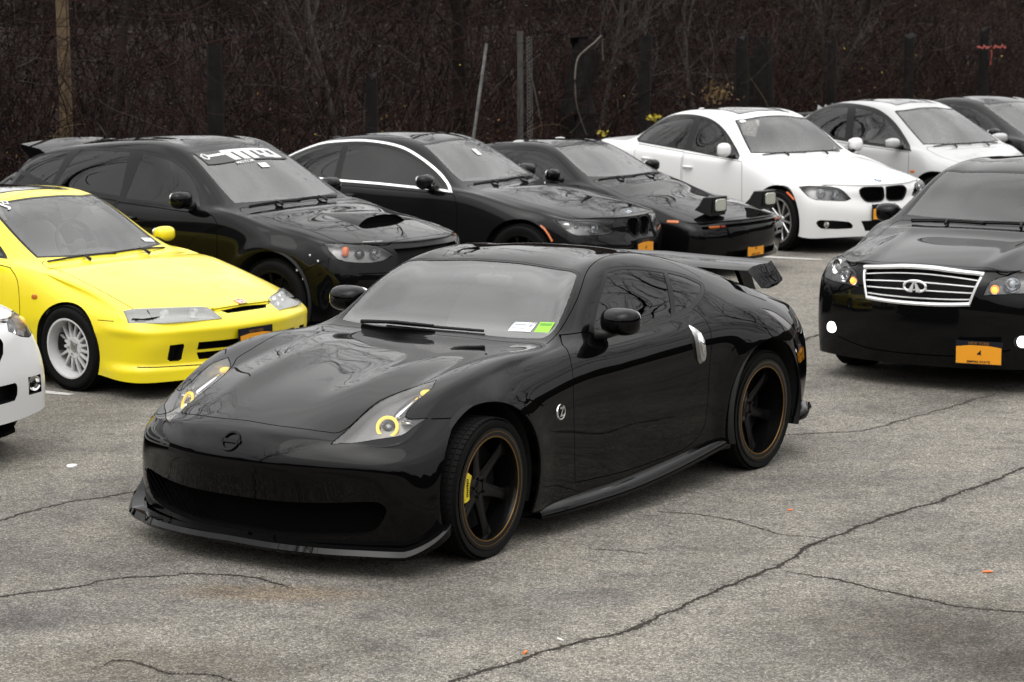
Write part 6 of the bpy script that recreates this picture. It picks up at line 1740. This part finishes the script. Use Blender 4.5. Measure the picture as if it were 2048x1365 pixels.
def clump(t, of, z, r, n_, m, lab, seed):
    g = np.random.default_rng(seed); c0 = np.array(fl(t, of, z)); c = c0+g.normal(size=(n_, 3))*np.array([r, r, r*.55]); a = g.normal(size=(n_, 3)); a /= np.linalg.norm(a, axis=1)[:, None]; b_ = np.cross(a, g.normal(size=(n_, 3))); b_ /= np.linalg.norm(b_, axis=1)[:, None]; s = g.uniform(.02, .045, n_)[:, None]
    V = np.stack([c-a*s, c+b_*s*.6, c+a*s, c-b_*s*.6], 1).reshape(-1, 3); o = big('leafy_shrub', V, np.arange(n_*4).reshape(-1, 4), m, 'x'); del o['kind']
    b = MB()
    for k in range(5): b.tube([tuple(c0*np.array([1,1,0])+np.array([g.normal()*.05, g.normal()*.05, 0])), tuple(c0+g.normal(size=3)*r*.5)], .006, 5)
    s_ = b.build('stem', TW1, o); tag(o, lab, 'shrub'); return o
clump(11.31, .25, 1.15, .042, 40, LF3, 'small bright yellow leafy shrub behind the bonnet of the white sedan', 31)
clump(10.2, .3, 1.0, .03, 16, LF3, 'tiny yellow leafy sprig left of the bright yellow shrub', 32)
clump(13.3, .6, 1.42, .13, 120, mat('ochre_leaf', (0.0910, 0.0525, 0.0126), .8), 'ochre leafy shrub between the posts behind the white sedan', 33)

# posts of the old fence
WOODP = mat('weathered_dark_wood', (0.0067, 0.0058, 0.0053), .9, spec=.15, bump=(14, .7, .02), var=(6, .4)); GREYM = mat('grey_galvanised', (0.0770, 0.0770, 0.0735), .7, .2, var=(20, .3)); CONC = mat('grey_post', (0.03660, 0.03555, 0.03315), .85, var=(9, .3))
def post(t, of, h, w, lab, lean=(0, 0), m=WOODP, top='jag', name='fence_post', seed=0):
    g = random.Random(seed); b = MB(); c0 = Vector(fl(t, of, 0)); n_ = 9; v = []; H = 10
    for i in range(H):
        z = h*i/(H-1)
        for k in range(n_):
            a = 2*math.pi*k/n_; rr = w/2*(1+.12*g.uniform(-1, 1))*(1.12-.18*i/(H-1)); zz = z+(g.uniform(-.10, .05) if i == H-1 and top == 'jag' else 0)
            v.append((c0.x+rr*math.cos(a)+lean[0]*z/h, c0.y+rr*math.sin(a)+lean[1]*z/h, zz))
    f = [(i*n_+k, i*n_+(k+1) % n_, (i+1)*n_+(k+1) % n_, (i+1)*n_+k) for i in range(H-1) for k in range(n_)]+[tuple((H-1)*n_+k for k in range(n_))]
    b.add(v, f); o = b.build(name, m, angle=40); return tag(o, lab, 'post', 'old posts along the thicket')
post(3.59, .6, 2.2, .19, 'dark split wooden post behind the hatchback, leftmost of the old posts', seed=1)
post(6.1, .6, 1.83, .15, 'dark wooden post rising behind the trimmed coupe, left of the leaning white stake', seed=2)
post(11.53, .6, 2.26, .17, 'dark wooden post just left of the white sedan roof', lean=(.05, .03), seed=3)
post(13.98, .6, 2.25, .19, 'dark wooden post standing behind the sunroof of the white sedan', seed=4)
post(16.47, .6, 2.16, .15, 'thin dark post behind the rear window of the silver sedan', seed=5)
post(18.85, .6, 2.22, .18, 'dark post behind the roof of the dark car', seed=6)
post(21.42, .6, 2.29, .18, 'dark post beside the red ribbon, rightmost of the old posts', seed=7)
# leaning metal stake and grey post with wire
b = MB(); p0 = Vector((-.62, 27.55, 0)); p1 = Vector((-.30, 27.75, 2.18)); b.tube([p0, p1], .016, 4); b.tube([p0+Vector((.015, 0, 0)), p1+Vector((.015, 0, -.01))], .009, 4)
tag(b.build('metal_stake', mat('pale_metal', (0.1105, 0.1105, 0.1073), .7, .2, var=(14, .35)), smooth=False), 'pale metal stake leaning to the right in front of the thicket', 'stake')
gp = Vector(fl(8.76, .5, 0)); rt = empty('wire_post', gp, math.atan2(FD[1], FD[0])); tag(rt, 'grey post with a roll of chain link wire hanging on its right side', 'post')
b = MB(); b.box((0, 0, 1.15), (.055, .05, 2.30)); b.box((0, 0, 2.31), (.058, .053, .02)); b.build('post', CONC, rt, smooth=False)
b = MB()
for k in range(46):
    z = .2+k*.045
    for s in (-1, 1): b.tube([(.07, -.05, z), (.12, -.055, z+.03*s), (.17, -.05, z)], .0035, 4, cap=False)
for x in (.07, .12, .17): b.tube([(x, -.05, .1), (x+.01, -.055, 1.2), (x, -.05, 2.25)], .004, 4)
b.tube([(.06, -.06, 1.95), (.20, -.07, 1.6), (.32, -.06, 1.25)], .008, 5)
b.build('wire_mesh', GREYM, rt, smooth=False)
# utility pole, stout trunks
PINE = mat('pole_wood', (.085, .055, .026), .85, bump=(12, .5, .02), var=(5, .45))
b = MB(); c0 = fl(3.2, 2.6, 0); b.tube([(c0[0], c0[1], 0), (c0[0]-.02, c0[1], 4), (c0[0]-.03, c0[1], 9.5)], [.075, .068, .055], 14)
o = b.build('utility_pole', PINE, angle=50); tag(o, 'brown wooden pole standing in the thicket near the left edge', 'pole')

# bare trees
BARK = mat('bark', (0.00990, 0.00765, 0.00645), .9, spec=.15, bump=(10, .8, .03), var=(4, .35)); BARK2 = mat('pale_bark', (0.02970, 0.02377, 0.01980), .9, bump=(10, .6, .03), var=(4, .35))
def tree_mesh(seed, H, r0, spread=.55, levels=3, wob=.14, m=BARK, fork=.35):
    g = random.Random(seed); tr = MB(); cr = MB()
    def br(p, d, L, r, lev):
        K = 5 if lev == 0 else (4 if lev < 3 else 3); pts = [p.copy()]; rs = [r]; q = p.copy(); dd = d.normalized()
        kids = []
        for k in range(K):
            dd = (dd+Vector((g.gauss(0, wob), g.gauss(0, wob), g.gauss(0, wob*.6)+(.04 if lev else .02)))*(1+.5*lev)).normalized()
            q = q+dd*L/K; pts.append(q.copy()); rs.append(r*(1-.62*(k+1)/K))
            if lev < levels and (lev > 0 or (k+1)/K > fork): 
                for _ in range(2 if lev < 3 else 3): kids.append((q.copy(), dd.copy(), rs[-1]))
        (tr if lev == 0 else cr).tube(pts, rs, 8 if lev == 0 else (5 if lev < 3 else 3), cap=False)
        for (a, e, rr) in kids:
            ax = Vector((g.gauss(0, 1), g.gauss(0, 1), g.gauss(0, .5))).normalized(); nd = (e+ax*spread*(1.0+.25*lev)).normalized()
            br(a, nd, L*g.uniform(.42, .62)*(1 if lev else .85), max(.006, rr*g.uniform(.48, .66)), lev+1)
    br(Vector((0,0,-.1)), Vector((0,0,1)), H, r0, 0)
    return tr, cr
def tree(proto, loc, rz, s, lab, grp=None, m=BARK):
    t = empty('bare_tree', loc, rz); t.scale = (s, s, s); tag(t, lab, 'tree', grp)
    for nm, me in (('trunk', proto[0]), ('crown', proto[1])):
        o = bpy.data.objects.new(nm, me); COL.objects.link(o); o.parent = t
    return t
protos = []
for sd_, H, r0, m in ((1, 10, .16, BARK), (2, 8.5, .12, BARK), (3, 11, .19, BARK), (4, 7.0, .07, BARK2)):
    a, c_ = tree_mesh(sd_, H, r0, m=m, fork=.12 if sd_ == 4 else .25)
    mm = []
    for q in (a, c_):
        me = bpy.data.meshes.new('tree_part'); me.from_pydata(q.v, [], q.f); me.polygons.foreach_set('use_smooth', [True]*len(me.polygons)); me.materials.append(m); mm.append(me)
    protos.append(mm)
TREES = [(-.5, 3.2, 0, .62), (5.0, 4.2, 1, .7), (7.7, 2.6, 3, .6), (10.3, 3.0, 2, .6), (12.6, 2.2, 3, .62), (14.9, 3.4, 1, .65), (15.6, 2.4, 3, .65), (16.9, 4.4, 0, .65), (19.9, 3.0, 3, .6), (22.5, 4.0, 2, .65), (-5, 4, 2, .8)]
where = ['behind the yellow pole at the left', 'behind the dark hatchback roof', 'just left of the grey wire post', 'behind the popup coupe beside a bent vine', 'forking behind the white sedan roof', 'right of the ochre shrub', 'pale and leaning above the white sedan', 'behind the gap between white and silver sedans', 'slender one above the silver sedan', 'near the red ribbon']
for i, (t, of, k, s) in enumerate(TREES):
    lab = 'bare grey brown tree in the thicket ' + where[i] if i < len(where) else None
    if lab: tree(protos[k], fl(t, of, slope_z(of)-.1), i*1.3, s, lab, 'bare trees in the thicket')
    else: tree(protos[k], fl(t, of, slope_z(of)-.1), i*1.3, s, 'bare tree deeper in the woods, hidden behind the thicket or past the edge', 'bare trees in the deeper woods')
for i, (x, y, k, s, w_) in enumerate([(13, 14, 0, .8, 'nearest on the right'), (16, 19, 2, .9, 'right of the luxury sedan'), (12.5, 20, 1, .85, 'behind the luxury sedan to the right'), (20, 13, 2, .9, 'far to the right'), (17, 9, 1, .9, 'right of the camera'), (15, 25, 0, .9, 'far right beyond the dark car'), (-13, 3, 2, .9, 'left of the camera')]):
    tree(protos[k], (x, y, 0), i*2.1, s, 'bare tree outside the picture, ' + w_, 'bare trees beside the parking lot')
# far dark woods round the lot, so that reflections find a horizon
v, f = [], []; K = 72
for k in range(K+1):
    a = 2*math.pi*k/K; rr = 60+4*math.sin(a*5); zt = 9+1.5*math.sin(a*13)+1.2*math.sin(a*29+1)
    v += [(rr*math.cos(a)+3, rr*math.sin(a)+14, -1), (rr*math.cos(a)+3, rr*math.sin(a)+14, zt*.55), ((rr+4)*math.cos(a)+3, (rr+4)*math.sin(a)+14, zt)]
for k in range(K): 
    for j in range(2): f.append((k*3+j, (k+1)*3+j, (k+1)*3+j+1, k*3+j+1))
tag(mobj('far_woods', v, f, mat('distant_woods', (0.0210, 0.0168, 0.0140), .95, spec=0, bump=(2, 1, .5), var=(1.5, .6))), kind='stuff')
# bent pale vine hooked over a dark stump
b = MB(); base = np.array(fl(9.75, .35, 0)); d2 = np.array([FD[0], FD[1], 0])
V_ = [(.16,1.0),(.0,1.35),(-.05,1.72),(.02,1.95),(.14,2.08),(.30,2.16),(.42,2.24),(.45,2.20),(.48,2.05),(.50,1.92)]
P_ = spline([base+d2*(x*1.15+.02*math.sin(z*9))+np.array([0,.02*math.sin(z*7),z+.015*math.sin(x*31)]) for x, z in V_], 4, closed=False); b.tube([tuple(p) for p in P_], [.006]*6+[.011]*(len(P_)-16)+[.006]*10, 7)
tag(b.build('vine', mat('pale_vine', (0.0780, 0.0650, 0.0520), .8, var=(12, .35))), 'thick pale vine bent over like a hook beside the dark stump', 'vine')
b = MB(); g = random.Random(9); c0 = Vector(fl(10.93, 1.2, 0)); 
for k in range(3): b.tube([c0+Vector((g.uniform(-.15,.15), g.uniform(-.1,.1), 0)), c0+Vector((g.uniform(-.15,.15), 0, 1.2)), c0+Vector((g.uniform(-.22,.22), 0, 2.2+g.uniform(-.15,.1)))], [.20, .17, .13], 9)
tag(b.build('tree_stump', WOODP), 'thick dark broken trunk behind the bent pale vine', 'tree stump')
c0 = Vector(fl(15.14, 1.0, 0)); b = MB()
for k in range(3): b.tube([c0+Vector((g.uniform(-.1,.1), 0, 0)), c0+Vector((g.uniform(-.15,.15), 0, 1.9+.15*k))], [.14, .12], 9)
tag(b.build('tree_stump', WOODP), 'wide dark stump right of the post behind the white sedan', 'tree stump')
# red ribbon between twigs
RIB = mat('red_ribbon', (0.2100, 0.0245, 0.0140), .7); b = MB(); c0 = np.array(fl(21.2, .35, 1.98)); v = []
for k in range(17):
    q = c0+d2*(k/16-.5)*.80*1.3+np.array([0, 0, .02*math.sin(k*1.9)+.012*math.cos(k*3.1)]); w = .022*(.3+.9*abs(math.sin(k*1.7)*math.cos(k*.6)))*(.25 if k in (7, 8, 9) else 1); v += [tuple(q+np.array([0,0,w])), tuple(q-np.array([0,.02,w]))]
f = [(2*k, 2*k+1, 2*k+3, 2*k+2) for k in range(16)]; b.add(v, f)
v = []
for k in range(6): q = c0+np.array([.01*math.sin(k), 0, -.05-.05*k]); v += [tuple(q+d2*.02), tuple(q-d2*.02)]
b.add(v, [(2*k, 2*k+1, 2*k+3, 2*k+2) for k in range(5)]); rb = b.build('ribbon', RIB, smooth=False, angle=None)
sl = rb.modifiers.new('thickness', 'SOLIDIFY'); sl.thickness = .004
tag(rb, 'torn red ribbon strung across the twigs at the upper right', 'ribbon')
# low dark rail behind the white and silver sedans
b = MB(); b.tube([fl(12.2, .1, 1.08), fl(17.5, .1, 1.08)], .028, 8)
for t in (12.4, 14.8, 17.2): b.tube([fl(t, .1, 0), fl(t, .1, 1.08)], .03, 8)
tag(b.build('guard_rail', mat('dark_rail', (.02,.022,.022), .5)), 'low dark tubular rail passing behind the white sedan and the silver sedan', 'rail')
# bumper of yet another car at the right edge is only a sliver of roof
